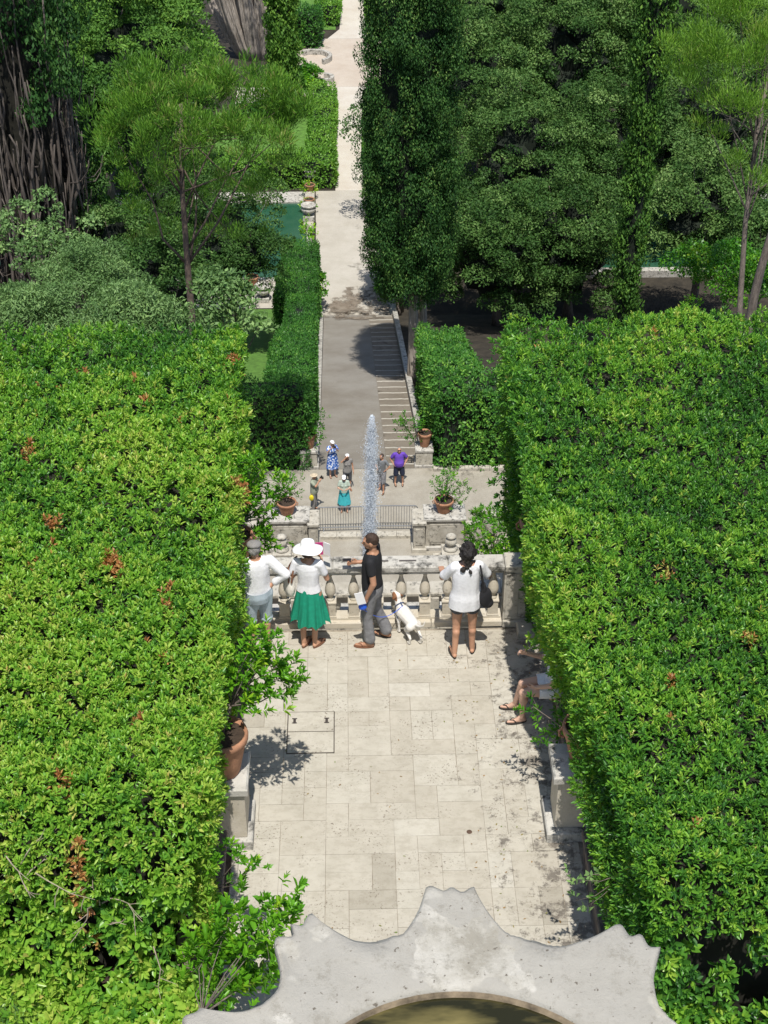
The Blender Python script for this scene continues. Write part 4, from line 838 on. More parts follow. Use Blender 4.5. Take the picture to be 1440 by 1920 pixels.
C = np.array([bp]*40)+rng.normal(0, 1, (40, 3))*np.array([2.5, 2.5, 1.5]); C[:, 2] = rng.uniform(-15, -8, 40)
part_leaves('crown', clumps(C, 1.1, 120, .35, .15, .4, rng), M['cyp'], t, hi=False)
# ---- pines
def pine(label, ctr, rad, mat, n, per, base, top, seed, r0, extra=(), tb=.5, NL=.26, cr=.55, fr=(.62, .98), cone=.0, group=None):
    rng = np.random.default_rng(seed); t = thing('stone_pine', label, 'tree', (base[0], base[1], base[2]), 0, group)
    d = rdir(n*3, rng); d = d[(d[:, 2] > -.35)][:n]; C = ctr+d*rng.uniform(.55, 1.0, (len(d), 1))*np.array(rad)
    if len(extra): C = np.concatenate([C, np.array(extra)+rng.normal(0, .12, (len(extra), 3))])
    R = cr*rng.uniform(.6, 1.25, len(C)); P, A, N, L, W, T = clumps(C, R, per, NL, .026, tb, rng, flat=.9, tvar=.16, shell=.1)
    A = (P-np.repeat(C, np.maximum(3, (per*(R/np.mean(R))**2)).astype(int), 0))*.9/cr + np.array([0, 0, 1.1]) + rng.normal(0, .35, P.shape)
    part_leaves('crown', (P, A, rng.normal(size=P.shape), L, W, T), mat, t, hi=False)
    mb = MB(); tree_branches(mb, base, top, r0, [C[i] for i in rng.choice(len(C), min(24, len(C)), replace=False)], rng, frac=fr, r1=.3, nb=5); mb.build('trunk', M['barkred' if r0 > .17 else 'bark'], t, smooth=True)
pc = Pd(372, 215, 45); pb = Pd(338, 610, 45.5); pb[2] = zg(45)
ex = [Pd(*q) for q in [(535, 200, 45), (540, 230, 45), (538, 260, 45), (542, 290, 45), (530, 180, 45), (500, 180, 45), (205, 260, 44.5), (215, 300, 44.5), (240, 340, 44.5), (500, 330, 45), (300, 330, 44), (420, 340, 44), (330, 300, 43.5), (260, 290, 44), (460, 300, 44.5), (480, 250, 44), (520, 230, 45), (545, 215, 45), (300, 250, 43), (370, 270, 43), (420, 220, 43), (470, 350, 45), (240, 380, 44.5), (520, 310, 45)]*2]+[Pd(RNG.uniform(225, 505), RNG.uniform(300, 455), 45.6+RNG.uniform(0, 1.5)) for _ in range(36)]
pine('bright green umbrella-shaped stone pine with bare lower limbs on the upper left', pc, (3.4, 2.6, 1.9), M['pine'], 210, 115, pb, Pd(352, 200, 45), 401, .20, extra=ex, tb=.58, cr=.36, NL=.20)
qc = Pd(1410, 120, 50); qb = Pd(1405, 640, 47.5); qb[2] = zg(47.5)
mids = [Pd(*q) for q in [(1300, 90, 49), (1320, 180, 49), (1290, 140, 49), (1350, 250, 48.5), (1380, 300, 48.5), (1330, 60, 49), (1430, 330, 48.5), (1400, 210, 48), (1310, 230, 49), (1370, 120, 48.5), (1430, 60, 49), (1345, 20, 49), (1400, 20, 49)]*2]
pine('yellow-green pine with a leaning bare trunk at the right edge', qc, (3.3, 2.6, 3.3), M['pineyel'], 95, 190, qb, Pd(1440, 120, 50), 402, .16, extra=mids, tb=.5, cr=.5, NL=.22)
t_ = thing('leaning_pine', 'bare leaning reddish pine trunk rising at the right edge above the hedge', 'tree', Pd(1405, 640, 34)); t_.location[2] = zg(34)
m = MB(); b0 = Pd(1402, 640, 34); b0 = np.array([b0[0]-.35, 34, zg(34)])
P_ = [b0, Pd(1404, 620, 34), Pd(1413, 560, 34), Pd(1428, 500, 34), Pd(1446, 440, 34), Pd(1475, 350, 34.2), Pd(1530, 200, 34.5), Pd(1560, 60, 34.5)]; m.tube(P_, [.17, .125, .115, .105, .095, .085, .07, .05], 10); m.build('trunk', M['bark'], t_, smooth=True)
C = np.array([Pd(1560, 40, 34.5)]*30)+RNG.normal(0, .8, (30, 3))*np.array([.8, .8, .6]); C[:, 2] += 1
part_leaves('crown', clumps(C, .5, 120, .2, .03, .5, RNG, axis_up=1.5), M['pineyel'], t_, hi=False)
# ---- citrus and potted plants
def potted(name, label, base, ends, mat, k=9, L=.10, W=.04, tb=.55, seed=0, rs=.09, nper=9, group=None, r0=.018):
    rng = np.random.default_rng(seed); base = np.array(base, float); t = thing(name, label, 'plant', base, 0, group); ends = [np.array(e, float) for e in ends]
    c = np.mean(ends, 0); fork = base*.45+c*.55; fork[:2] = base[:2]*.7+c[:2]*.3; mb = MB(); mb.tube([base, base*.6+fork*.4+rng.normal(0, .01, 3), fork], [r0, r0*.85, r0*.7], 6); S = []; D = []
    for e in ends:
        mid = fork*.5+e*.5+rng.normal(0, .04, 3)-np.array([0, 0, .04]); mb.tube([fork, mid, e], [r0*.6, r0*.42, r0*.2], 5)
        for q in range(nper):
            f = rng.uniform(.55, 1.1); s = (mid+(e-mid)*f)+rng.normal(0, rs, 3); S.append(s); D.append((s-fork)/np.linalg.norm(s-fork)+np.array([0, 0, .7])+rng.normal(0, .35, 3))
            if q % 3 == 0: mb.tube([mid+(e-mid)*min(f, 1), s], [r0*.2, r0*.12], 4)
    S = np.array(S); D = np.array(D); mb.build('stem', M['bark'], t, smooth=True)
    part_leaves('leaves', sprigs(S, D, k, L*.9, L, W, tb+rng.normal(0, .1, len(S)), rng), mat, t, hi=L > .08 and base[1] < 30); return t
E = lambda L, d: [Pd(x, y, d+random.uniform(-.22, .22)) for x, y in L]
potted('potted_citrus', 'leafy citrus in the large pot on the left terrace pedestal, leaning over the paving', (-1.46, 11.82, 1.42), E([(480, 1195), (515, 1210), (545, 1245), (470, 1245), (505, 1285), (455, 1290), (440, 1235), (545, 1285), (420, 1290), (430, 1330), (470, 1320), (400, 1260), (520, 1250), (490, 1240)], 12.1), M['citrus'], L=.095, W=.038, seed=1, nper=15, rs=.075, tb=.62)
potted('potted_citrus', 'leafy citrus beside the bottom left of the terrace near the cup fountain rim', (-1.60, 8.35, .84), E([(405, 1760), (440, 1790), (480, 1750), (520, 1725), (460, 1840), (500, 1800), (430, 1720), (395, 1820), (420, 1870), (375, 1780), (470, 1800), (530, 1700)], 9.15), M['citrus'], L=.10, W=.048, seed=2, nper=20, rs=.10, tb=.62, r0=.011)
potted('potted_citrus', 'thin citrus shoots over the shaded bench on the left', (-1.62, 10.15, .45), E([(455, 1600), (440, 1650), (425, 1575), (475, 1625), (405, 1620), (400, 1680)], 10.05), M['citrus'], L=.075, W=.034, seed=3, nper=6, rs=.05, r0=.01)
potted('potted_citrus', 'bright citrus behind the man in the flat cap, at the left end of the balustrade', (-1.52, 15.50, 1.38), E([(470, 1000), (450, 960), (480, 940), (500, 960), (460, 900), (490, 880), (445, 930), (505, 1010), (440, 990), (515, 920), (475, 860), (430, 870), (450, 1040)], 15.8), M['citrus'], L=.09, W=.038, seed=4, nper=16, rs=.11, tb=.6)
potted('potted_citrus', 'shoots of the half-hidden citrus on the right terrace pedestal', (2.42, 11.84, 1.42), E([(1000, 1325), (1040, 1370), (1065, 1350), (1080, 1370), (1030, 1390), (1060, 1420), (1070, 1400)], 12.3), M['citrus'], L=.08, W=.034, seed=5, nper=7, rs=.07, tb=.45)
potted('hanging_vine', 'pale vine shoot hanging from the right hedge over the paving', (2.75, 9.7, 1.9), E([(1068, 1655), (1085, 1650), (1100, 1640), (1075, 1690), (1095, 1680), (1110, 1660), (1100, 1700)], 9.75), M['olive'], k=5, L=.07, W=.045, seed=6, nper=2, rs=.04, tb=.75, r0=.007)
potted('potted_lemon', 'thin lemon tree in the pot left of the metal barriers', (-2.50, 45.05, ZP+1.9), E([(520, 905), (545, 890), (560, 905), (535, 915), (515, 925), (555, 925), (530, 895)], 45.1), M['citrus'], k=6, L=.13, W=.055, seed=7, nper=10, rs=.16, tb=.5, r0=.03)
potted('potted_lemon', 'fuller lemon tree in the pot right of the metal barriers', (3.22, 45.05, ZP+1.9), E([(825, 905), (840, 890), (855, 900), (870, 920), (820, 925), (850, 925), (835, 910), (862, 935)], 45.1), M['citrus'], k=6, L=.13, W=.055, seed=8, nper=14, rs=.16, tb=.5, r0=.03)
potted('potted_lemon', 'lemon tree on the pedestal at the left foot of the ramp', (-1.80, 50.42, zg(50)+1.4), E([(585, 800), (595, 790), (600, 810), (590, 820), (600, 780), (583, 785)], 50.4), M['citrus'], k=6, L=.14, W=.06, seed=9, nper=12, rs=.14, tb=.35, r0=.03)
potted('potted_lemon', 'lemon tree on the pedestal at the right foot of the ramp', (2.77, 50.42, zg(50)+1.4), E([(750, 790), (760, 800), (775, 795), (770, 815), (785, 810), (755, 785), (785, 790)], 50.4), M['citrus'], k=6, L=.14, W=.06, seed=10, nper=11, rs=.15, tb=.4, r0=.03)
rngb = np.random.default_rng(31); bc = Pd(925, 1000, 41.5); bt = thing('citrus_bush', 'glossy bright green citrus bush beyond the right end of the balustrade', 'bush', (bc[0], bc[1], zg(41.5)))
dd = rdir(420, rngb); Cc = bc+dd*np.array([.95, .8, 1.05])*rngb.uniform(.6, 1.0, (420, 1)); Cc[:, 0] += -.25*(Cc[:, 2]-bc[2])
part_leaves('leaves', sprigs(Cc, dd+np.array([0, 0, .4])+rngb.normal(0, .3, dd.shape), 8, .12, .15, .062, .55+rngb.normal(0, .12, 420), rngb), M['citrus'], bt, hi=False)
mb = MB(); tree_branches(mb, (bc[0], bc[1], zg(41.5)), bc+np.array([0, 0, .5]), .07, [Cc[i] for i in range(20)], rngb, frac=(.3, .9)); mb.build('stem', M['bark'], bt)
for px, py, d, r, lab in ((580, 352, 97, .5, 'yellow-green little bush in the farther planter on the pond wall'), (578, 384, 94.6, .5, 'yellow-green little bush in the nearer planter on the pond wall')):
    potted('planter_bush', lab, (-2.82, d, ZG+1.05), [Pd(px+dx, py+dy, d) for dx, dy in ((-7, 0), (7, 0), (0, -5), (0, 5), (4, 3), (-4, -3))], M['citrus'], k=5, L=.2, W=.10, seed=int(d), nper=9, rs=.13, tb=.75, r0=.03)
potted('planter_bush', 'leafy plant in the pot on the near kerb of the green pond', (-6.15, 83.9, ZG+.6), [Pd(482+dx, 495+dy, 83.9) for dx, dy in ((-9, 0), (9, 0), (0, -9), (0, 5), (6, 3), (-5, -6))], M['citrus'], k=5, L=.2, W=.10, seed=12, nper=9, rs=.15, tb=.5, r0=.03)
potted('planter_bush', 'small tree in the pot on the far cross path', (-3.6, 115.2, ZG+.45), [Pd(577+dx, 184+dy, 115) for dx, dy in ((-6, 0), (6, 0), (0, -6), (0, 4))], M['citrus'], k=5, L=.22, W=.11, seed=13, nper=9, rs=.16, tb=.5, r0=.03)
potted('planter_bush', 'pale climbing shrub at the near end of the low pond wall', (-2.7, 89.5, ZG), [Pd(575+dx, 432+dy, 88.5) for dx, dy in ((-9, 2), (9, 0), (0, -6), (3, 8), (10, 10), (-2, -10))], M['citrus'], k=5, L=.2, W=.10, seed=14, nper=9, rs=.2, tb=.72, r0=.03)
# dry tuft at the bottom left corner
rg = np.random.default_rng(77); tb_ = Pz(35, 1905, .5); tt = thing('dry_tuft', 'greyish dry tuft of needle leaves in the bottom left corner', 'plant', tb_)
P = tb_+rg.normal(0, 1, (900, 3))*np.array([.14, .1, .05]); part_leaves('leaves', (P, rg.normal(0, .45, P.shape)+np.array([0, 0, 1.]), rg.normal(size=P.shape), .12*rg.uniform(.6, 1.2, 900), .006, .5+rg.normal(0, .2, 900)), M['olive'], tt, hi=False)
# ================================================================ PEOPLE AND THE DOG
def frame(a, b):
    t = (b-a); L = np.linalg.norm(t); t = t/(L+1e-9); u = np.cross(t, [0, 0, 1.0] if abs(t[2]) < .9 else [1.0, 0, 0]); u /= np.linalg.norm(u); return t, u, np.cross(t, u), L
def cap(a, b, ra, rb, n=12, fx=1.0):
    a, b = np.array(a, float), np.array(b, float); t, u, v, L = frame(a, b); V = []; F = []; rings = []
    for k in range(1, 5): th = math.pi/2*(1-k/4); rings.append((a-t*ra*math.sin(th), ra*math.cos(th)))
    for k in range(0, 4): th = math.pi/2*(k/4); rings.append((b+t*rb*math.sin(th), rb*math.cos(th)))
    rings = [(a-t*ra*.999, ra*.03)]+rings+[(b+t*rb*.999, rb*.03)]
    for c, r in rings:
        for i in range(n): an = 6.28318*i/n; V.append(c+(u*math.cos(an)+v*math.sin(an))*r)
    for k in range(len(rings)-1):
        for i in range(n): j = (i+1) % n; F.append((k*n+i, k*n+j, (k+1)*n+j, (k+1)*n+i))
    F.append(tuple(range(n))[::-1]); F.append(tuple((len(rings)-1)*n+i for i in range(n))); return V, F
def ell(c, r, M3=None, n=16, m=10):
    V = []; F = []; c = np.array(c, float)
    for k in range(m+1):
        th = math.pi*(k+.02 if k == 0 else (k-.02 if k == m else k))/m
        for i in range(n):
            an = 6.28318*i/n; p = np.array([r[0]*math.sin(th)*math.cos(an), r[1]*math.sin(th)*math.sin(an), -r[2]*math.cos(th)]); V.append(c+(M3 @ p if M3 is not None else p))
    for k in range(m):
        for i in range(n): j = (i+1) % n; F.append((k*n+i, k*n+j, (k+1)*n+j, (k+1)*n+i))
    F.append(tuple(range(n))[::-1]); F.append(tuple(m*n+i for i in range(n))); return V, F
def loft(rings, n=22):
    V = []; F = []
    for c, rx, ry in rings:
        for i in range(n): a = 6.28318*i/n; V.append((c[0]+rx*math.cos(a), c[1]+ry*math.sin(a), c[2]))
    for k in range(len(rings)-1):
        for i in range(n): j = (i+1) % n; F.append((k*n+i, k*n+j, (k+1)*n+j, (k+1)*n+i))
    F.append(tuple(range(n))[::-1]); F.append(tuple((len(rings)-1)*n+i for i in range(n))); return V, F
def torso(J, q, fem, e=0.0, belly=0.0, straight=0.0, z0=None, shoulders=True):
    """one smooth trunk from hips to neck, following pelvis > chest > neck"""
    pel, ch, nk = J['pel'], J['chest'], J['neck']; w = [(-.14, .145, .105), (-.05, .165 if not fem else .168, .118), (.03, .152 if not fem else .156, .112), (.14, .135 if not fem else .120, .100), (.24, .145 if not fem else .128, .106), (.33, .158 if not fem else .138, .112), (.41, .160 if not fem else .140, .104), (.465, .135 if not fem else .115, .088), (.505, .085 if not fem else .072, .070), (.53, .058, .056)]
    R = []; tot = .52
    for dz, rx, ry in w:
        f = max(0, min(1, dz/tot)); c = pel+(nk-pel)*f if dz > 0 else pel+np.array([0, 0, dz*q]); c = c+np.array([0, (ch[1]-(pel[1]+(nk[1]-pel[1])*.6))*math.sin(math.pi*f), 0]); b = belly*math.exp(-((dz-.1)/.13)**2)
        if straight: rx = rx+(max(.165, rx)-rx)*straight*(1 if dz < .36 else .3); ry = ry+(.122-ry)*straight*(.8 if dz < .3 else .2)
        R.append((c+np.array([0, b*.6, 0]), rx*q+e+b*.5, ry*q+e+b))
    return loft(R)
def rotm(ax, deg):
    return np.array(Matrix.Rotation(math.radians(deg), 3, ax))
def fuse(name, prims, voxel, smooth=3, cuts=(), disp=None):
    mb = MB()
    for V, F in prims: mb.add(V, F)
    me = rawmesh(name+'_tmp', mb.V, mb.F); o = bpy.data.objects.new('tmp_fuse', me); COL.objects.link(o)
    m = o.modifiers.new('r', 'REMESH'); m.mode = 'VOXEL'; m.voxel_size = voxel
    if smooth: s = o.modifiers.new('s', 'SMOOTH'); s.factor = .5; s.iterations = smooth
    dg = bpy.context.evaluated_depsgraph_get(); out = bpy.data.meshes.new_from_object(o.evaluated_get(dg)); out.name = name
    bpy.data.objects.remove(o); bpy.data.meshes.remove(me)
    if cuts:
        bm = bmesh.new(); bm.from_mesh(out)
        for co, no in cuts: bmesh.ops.bisect_plane(bm, geom=bm.verts[:]+bm.edges[:]+bm.faces[:], plane_co=co, plane_no=no, clear_outer=True)
        bm.to_mesh(out); bm.free()
    if disp is not None:
        n = len(out.vertices); co = np.empty(n*3, np.float32); no = np.empty(n*3, np.float32); out.vertices.foreach_get('co', co); out.vertices.foreach_get('normal', no) if False else None
        no = np.array([v.normal[:] for v in out.vertices]).reshape(-1, 3); co = co.reshape(-1, 3); co = co+no*disp(co.astype(float))[:, None]
        out.vertices.foreach_set('co', co.astype(np.float32).ravel())
    return out
def cloth(name, col, rough=.85, var=.08, scale=25, bmp=.2): return plain(name, col, rough, var, scale, bmp)
M['skin'] = plain('warm_skin', (.50, .27, .17), .55, .08, 9); M['skin2'] = plain('tanned_skin', (.44, .23, .14), .55, .08, 9); M['skin3'] = plain('fair_skin', (.58, .36, .26), .55, .08, 9)  # skin base tones, one per complexion
M['eye'] = plain('dark_eye', (.02, .015, .012), .3, .1); M['lip'] = plain('lips', (.36, .12, .09), .5, .1)
M['whitecloth'] = cloth('white_cotton', (.78, .78, .80)); M['blackcloth'] = cloth('black_cotton', (.014, .014, .017)); M['greycloth'] = plain('faded_grey_denim', (.20, .20, .21), .9, .35, 9, .2)
M['paleblue'] = plain('pale_blue_denim', (.42, .50, .56), .9, .15, 9, .2); M['greenskirt'] = plain('emerald_cotton', (.004, .26, .155), .8, .15, 12, .2); M['darkdenim'] = plain('dark_washed_denim', (.07, .075, .085), .9, .5, 18, .2)
M['hairblack'] = plain('black_curly_hair', (.012, .009, .008), .6, .4, 30, .8); M['hairbrown'] = plain('short_brown_hair', (.045, .024, .015), .7, .3, 30, .5); M['greywool'] = plain('grey_wool', (.24, .23, .22), .95, .2, 30, .4)
M['leather'] = plain('brown_leather', (.17, .075, .04), .6, .2, 20); M['darksole'] = plain('dark_sole', (.03, .025, .022), .7, .2, 20); M['whitehat'] = cloth('white_straw', (.85, .85, .86)); M['canvas'] = plain('cream_canvas', (.72, .68, .60), .85, .08, 15)
M['pinkprint'] = plain('pink_print', (.55, .05, .22), .6, .3, 20); M['blueplastic'] = plain('bright_blue_plastic', (.01, .10, .65), .4, .05); M['paper'] = plain('white_paper', (.8, .8, .8), .7, .03)
def hand(prims, w, d, palm_n, curl=.5, s=1.0, thumb_side=1, vox=.007):
    """palm + five fingers at the wrist w, pointing along d, palm facing palm_n"""
    d = np.array(d, float); d /= np.linalg.norm(d); nrm = np.array(palm_n, float); nrm -= d*np.dot(nrm, d); nrm /= np.linalg.norm(nrm); sd_ = np.cross(d, nrm)*thumb_side
    w = np.array(w, float); c = w+d*.045*s; m3 = np.stack([sd_, nrm, d], 1); prims.append(ell(c, (.040*s, .017*s, .052*s), m3, 12, 8)); prims.append(cap(w-d*.02, w+d*.03, .024*s, .022*s))
    for k, (off, L) in enumerate(((.030, .072), (.010, .080), (-.010, .074), (-.029, .058))):
        p = w+d*.082*s+sd_*off*s; q = p; ang = curl*.4
        for j, f in enumerate((.45, .32, .23)):
            dd_ = d*math.cos(ang)+nrm*math.sin(ang); e = q+dd_*L*f*s; prims.append(cap(q, e, .0088*s, .0082*s, 8)); q = e; ang += curl*.85
    p = w+d*.025*s+sd_*.034*s; e1 = p+(sd_*.75+d*.75+nrm*.2)*.034*s; e2 = e1+(sd_*.15+d*.95+nrm*.4)*.028*s; prims.append(cap(p, e1, .0115*s, .010*s, 8)); prims.append(cap(e1, e2, .010*s, .0085*s, 8))
def person(label, loc, rz, J, skin, fem=False, s=1.0, vox=.009, head_yaw=0, head_tilt=0, hands=((0, .5), (0, .5)), group=None, belly=0.0, waist=None):
    """J: joints in the person's own frame (x right, y forward, z up). returns root and helpers"""
    D = dict(pel=(0, 0, .95), chest=(0, 0, 1.28), neck=(0, -.01, 1.47), head=(0, .015, 1.62),
             hipL=(-.09, 0, .92), hipR=(.09, 0, .92), kneeL=(-.10, .02, .50), kneeR=(.10, .02, .50), ankL=(-.10, -.02, .085), ankR=(.10, -.02, .085),
             shL=(-.175, -.01, 1.42), shR=(.175, -.01, 1.42), elL=(-.22, -.03, 1.13), elR=(.22, -.03, 1.13), wrL=(-.23, .06, .90), wrR=(.23, .06, .90), toeL=(-.13, .15, .03), toeR=(.13, .15, .03))
    if fem: D.update(shL=(-.155, -.01, 1.42), shR=(.155, -.01, 1.42))
    D.update(J); J = {k: np.array(v, float)*s for k, v in D.items()}; P = []; q = s
    for S in 'LR':
        h, k_, a, t = J['hip'+S], J['knee'+S], J['ank'+S], J['toe'+S]
        P += [cap(h, k_, .088*q, .056*q), cap(k_, a, .054*q, .035*q), cap(k_*.72+a*.28+np.array([0, -.02*q, 0]), k_*.5+a*.5, .050*q, .042*q)]
        heel = a+np.array([0, -.025*q, -.045*q]); fd = t-heel; fd[2] = 0; P += [cap(heel, heel*.3+t*.7, .031*q, .027*q), cap(heel*.3+t*.7, t, .030*q, .018*q), cap(a, heel*.5+t*.5, .036*q, .028*q)]
        sh, el, wr = J['sh'+S], J['el'+S], J['wr'+S]
        P += [ell(sh, (.054*q, .054*q, .054*q)), cap(sh, el, .050*q*(.88 if fem else 1), .040*q*(.88 if fem else 1)), cap(el, wr, .042*q*(.88 if fem else 1), .026*q)]
    pel, ch, nk, hd = J['pel'], J['chest'], J['neck'], J['head']; wa = pel*.55+ch*.45 if waist is None else waist
    w1 = .155 if not fem else .165
    P += [torso(J, q, fem, 0, belly), cap(J['shL']*.8+J['shR']*.2, nk+np.array([0, 0, -.03*q]), .050*q, .056*q), cap(J['shR']*.8+J['shL']*.2, nk+np.array([0, 0, -.03*q]), .050*q, .056*q), cap((J['shL']+J['shR'])/2, nk+(hd-nk)*.45, .058*q, .050*q if not fem else .044*q)]
    if fem: P += [ell(ch+np.array([sx*.06*q, .085*q, -.01*q]), (.052*q, .05*q, .055*q)) for sx in (-1, 1)]
    HM = rotm('Z', head_yaw) @ rotm('X', head_tilt); H = lambda x, y, z: hd+HM @ (np.array([x, y, z])*q)
    P += [ell(hd, (.074*q, .092*q, .105*q), HM), ell(H(0, .022, -.06), (.055*q, .066*q, .062*q), HM), ell(H(0, .055, -.092), (.030*q, .030*q, .024*q), HM), cap(H(0, .088, .012), H(0, .108, -.026), .010*q, .015*q, 8),
          ell(H(.077, -.002, -.01), (.010*q, .020*q, .032*q), HM), ell(H(-.077, -.002, -.01), (.010*q, .020*q, .032*q), HM), cap(H(-.035, .082, .03), H(.035, .082, .03), .013*q, .013*q, 8), cap(H(-.018, .090, -.052), H(.018, .090, -.052), .010*q, .010*q, 8)]
    for S, (kind, curl), sg in (('L', hands[0], -1), ('R', hands[1], 1)):
        wr, el = J['wr'+S], J['el'+S]; d = wr-el
        if isinstance(kind, tuple): d = np.array(kind[:3]); pn = np.array(kind[3:6])
        else: pn = np.array([-sg, .1, 0.])
        hand(P, wr, d, pn, curl, q, sg if True else 1)
    me = fuse('person', P, vox, 2); o = bpy.data.objects.new('person', me); COL.objects.link(o); me.materials.append(skin); me.materials.append(M['eye']); me.materials.append(M['lip'])
    me.polygons.foreach_set('use_smooth', [True]*len(me.polygons))
    if vox < .011:
        eyes = [H(-.032, .088, .012), H(.032, .088, .012)]; lp = H(0, .098, -.052)
        for p in me.polygons:
            c = np.array(p.center[:])
            if min(np.linalg.norm(c-e) for e in eyes) < .0125*q: p.material_index = 1
            elif abs((c-lp) @ HM[:, 0]) < .024*q and abs((c-lp) @ HM[:, 2]) < .008*q and (c-lp) @ HM[:, 1] > -.02*q: p.material_index = 2
    o.location = loc; o.rotation_euler = (0, 0, math.radians(rz)); tagp(o, label, 'person', group); return o, J, H, HM, q
def wear(name, o, me, mat, smooth=True):
    c = link(name, me, mat, o, smooth, local=True); return c
def fold(amp, seed, sc=9, zs=.45):
    return lambda P: amp*(nz(P*np.array([1, 1, zs]), sc, seed)+.6*nz(P*np.array([1, 1, zs*.7]), sc*2.2, seed+1))
def shirt(o, J, q, mat, hem, sleeve=.5, fem=False, ease=.014, belly=0.0, flare=0.0, name='shirt', vox=.009, neckdrop=0.0, seed=200, amp=.004, str_=.35):
    P = []; pel, ch = J['pel'], J['chest']; wa = pel*.55+ch*.45; e = ease
    nk = J['neck']; P += [torso(J, q, fem, e, belly, straight=str_), loft([(pel+np.array([0, 0, -.2*q]), (.166+flare)*q+e, (.12+flare*.6)*q+e), (pel, (.164+flare*.7)*q+e, (.118+flare*.4)*q+e), (pel+np.array([0, 0, .12*q]), (.140+flare*.3)*q+e, (.104+flare*.2)*q+e)])]+[cap(J['sh'+S]*.85+J['sh'+T_]*.15, nk+np.array([0, 0, -.035*q]), .052*q+e, .052*q+e) for S, T_ in ('LR', 'RL')]
    if fem: P += [ell(ch+np.array([sx*.06*q, .085*q, -.01*q]), (.055*q+e*.6, .052*q+e*.6, .06*q)) for sx in (-1, 1)]
    for S in 'LR':
        sh, el, wr = J['sh'+S], J['el'+S], J['wr'+S]
        if sleeve <= 1: end = sh+(el-sh)*sleeve; P.append(cap(sh, end, .052*q+e, (.048*q+e*1.15)))
        else: P += [cap(sh, el, .052*q+e, .044*q+e), cap(el, el+(wr-el)*(sleeve-1), .044*q+e, .036*q+e)]
    cuts = [((0, 0, hem*q), (0, 0, -1))]
    me = fuse(name, P, vox, 3, cuts, fold(amp, seed)); bm = bmesh.new(); bm.from_mesh(me); rn = .070*q+neckdrop
    bmesh.ops.delete(bm, geom=[f for f in bm.faces if f.calc_center_median().z > nk[2]-.07*q-neckdrop and (((f.calc_center_median().x-nk[0])/1.15)**2+(f.calc_center_median().y-nk[1]-.005)**2) < rn**2], context='FACES'); bm.to_mesh(me); bm.free(); return wear(name, o, me, mat)
def trousers(o, J, q, mat, ends, name='trousers', ease=.014, vox=.009, top=1.02, wide=0.0, seed=220, amp=.004, blly=0.0):
    P = [ell(J['pel'], (.160*q+ease, .118*q+ease, .14*q)), loft([(J['pel']+np.array([0, 0, -.13*q]), .160*q+ease, .118*q+ease), (J['pel']+np.array([0, 0, -.04*q]), .170*q+ease, .122*q+ease+blly), (J['pel']+np.array([0, 0, .09*q]), .152*q+ease, .112*q+ease+blly)])]
    for S, f in zip('LR', ends):
        h, k_, a = J['hip'+S], J['knee'+S], J['ank'+S]
        if f <= 1: P.append(cap(h, h+(k_-h)*f, .092*q+ease, (.092-.03*f)*q+ease+wide))
        else: P += [cap(h, k_, .092*q+ease, .062*q+ease), cap(k_, k_+(a-k_)*(f-1), .060*q+ease, .052*q+ease+wide)]
    me = fuse(name, P, vox, 3, [((0, 0, top*q), (0, 0, 1))], fold(amp, seed)); return wear(name, o, me, mat)
def hairpiece(o, prims, mat, vox=.008, name='hair', amp=.004, cuts=()): return wear(name, o, fuse(name, prims, vox, 1, cuts, fold(amp, 240, 40, 1)), mat)
def sandal(o, J, S, q, mat, name='sandal', strap=True):
    a, t = J['ank'+S], J['toe'+S]; heel = a+np.array([0, -.03*q, -.07*q]); d = t-heel; d[2] = 0; d /= np.linalg.norm(d); L = np.linalg.norm((t-heel)[:2])+.045*q; z0 = a[2]-.085*q
    sd_ = np.array([-d[1], d[0], 0]); ctr = heel+d*(L/2-.02); V = []; F = []; n = 18
    for z in (z0+.001, z0+.016):
        for i in range(n): an = 6.283*i/n; V.append(ctr+d*math.cos(an)*(L/2+.006)+sd_*math.sin(an)*(.042*q+.006*math.cos(an))+np.array([0, 0, z-ctr[2]]))
    F = [tuple(range(n))[::-1], tuple(range(n, 2*n))]+[(i, (i+1) % n, n+(i+1) % n, n+i) for i in range(n)]; mb = MB(); mb.add(V, F)
    if strap:
        toe = ctr+d*L*.32; toe[2] = z0+.045
        for sg in (-1, 1): e = ctr-d*L*.02+sd_*sg*.042*q; e[2] = z0+.015; mb.tube([toe, (toe+e)/2+np.array([0, 0, .032]), e], .006, 5)
    mb.build(name, mat, o, local=True)
def armtop(o, a, b): pass
UP = np.array([0, 0, 1.])
p0 = lambda px, py: tuple(Pz(px, py, 0.0)*np.array([1, 1, 0]))
# --- man in the flat cap, back to us, hand on hip, at the left
o, J, H, HM, q = person('man in grey flat cap, white shirt and pale blue shorts, hand on hip', (-1.25, 14.93, .003), 12, dict(elR=(.36, -.09, 1.22), wrR=(.20, -.02, 1.04), elL=(-.27, .02, 1.16), wrL=(-.24, .22, 1.02), kneeR=(.11, .05, .50)), M['skin'], s=.985, head_yaw=-18, head_tilt=-8, hands=((0, .6), ((-.8, -.1, -.5, -.3, -.9, 0), .3)), belly=.02)
shirt(o, J, q, M['whitecloth'], .90, 1.72, belly=.02, flare=.02, ease=.018, seed=201, amp=.006)
trousers(o, J, q, M['paleblue'], (1.05, 1.05), name='shorts', ease=.022, top=1.0, wide=.02, amp=.006, blly=.015)
hairpiece(o, [ell(H(0, -.02, -.005), (.080*q, .090*q, .085*q), HM)], M['greywool'], cuts=[(tuple(H(0, .02, 0)), tuple(HM @ np.array([0, 1., 0])))])
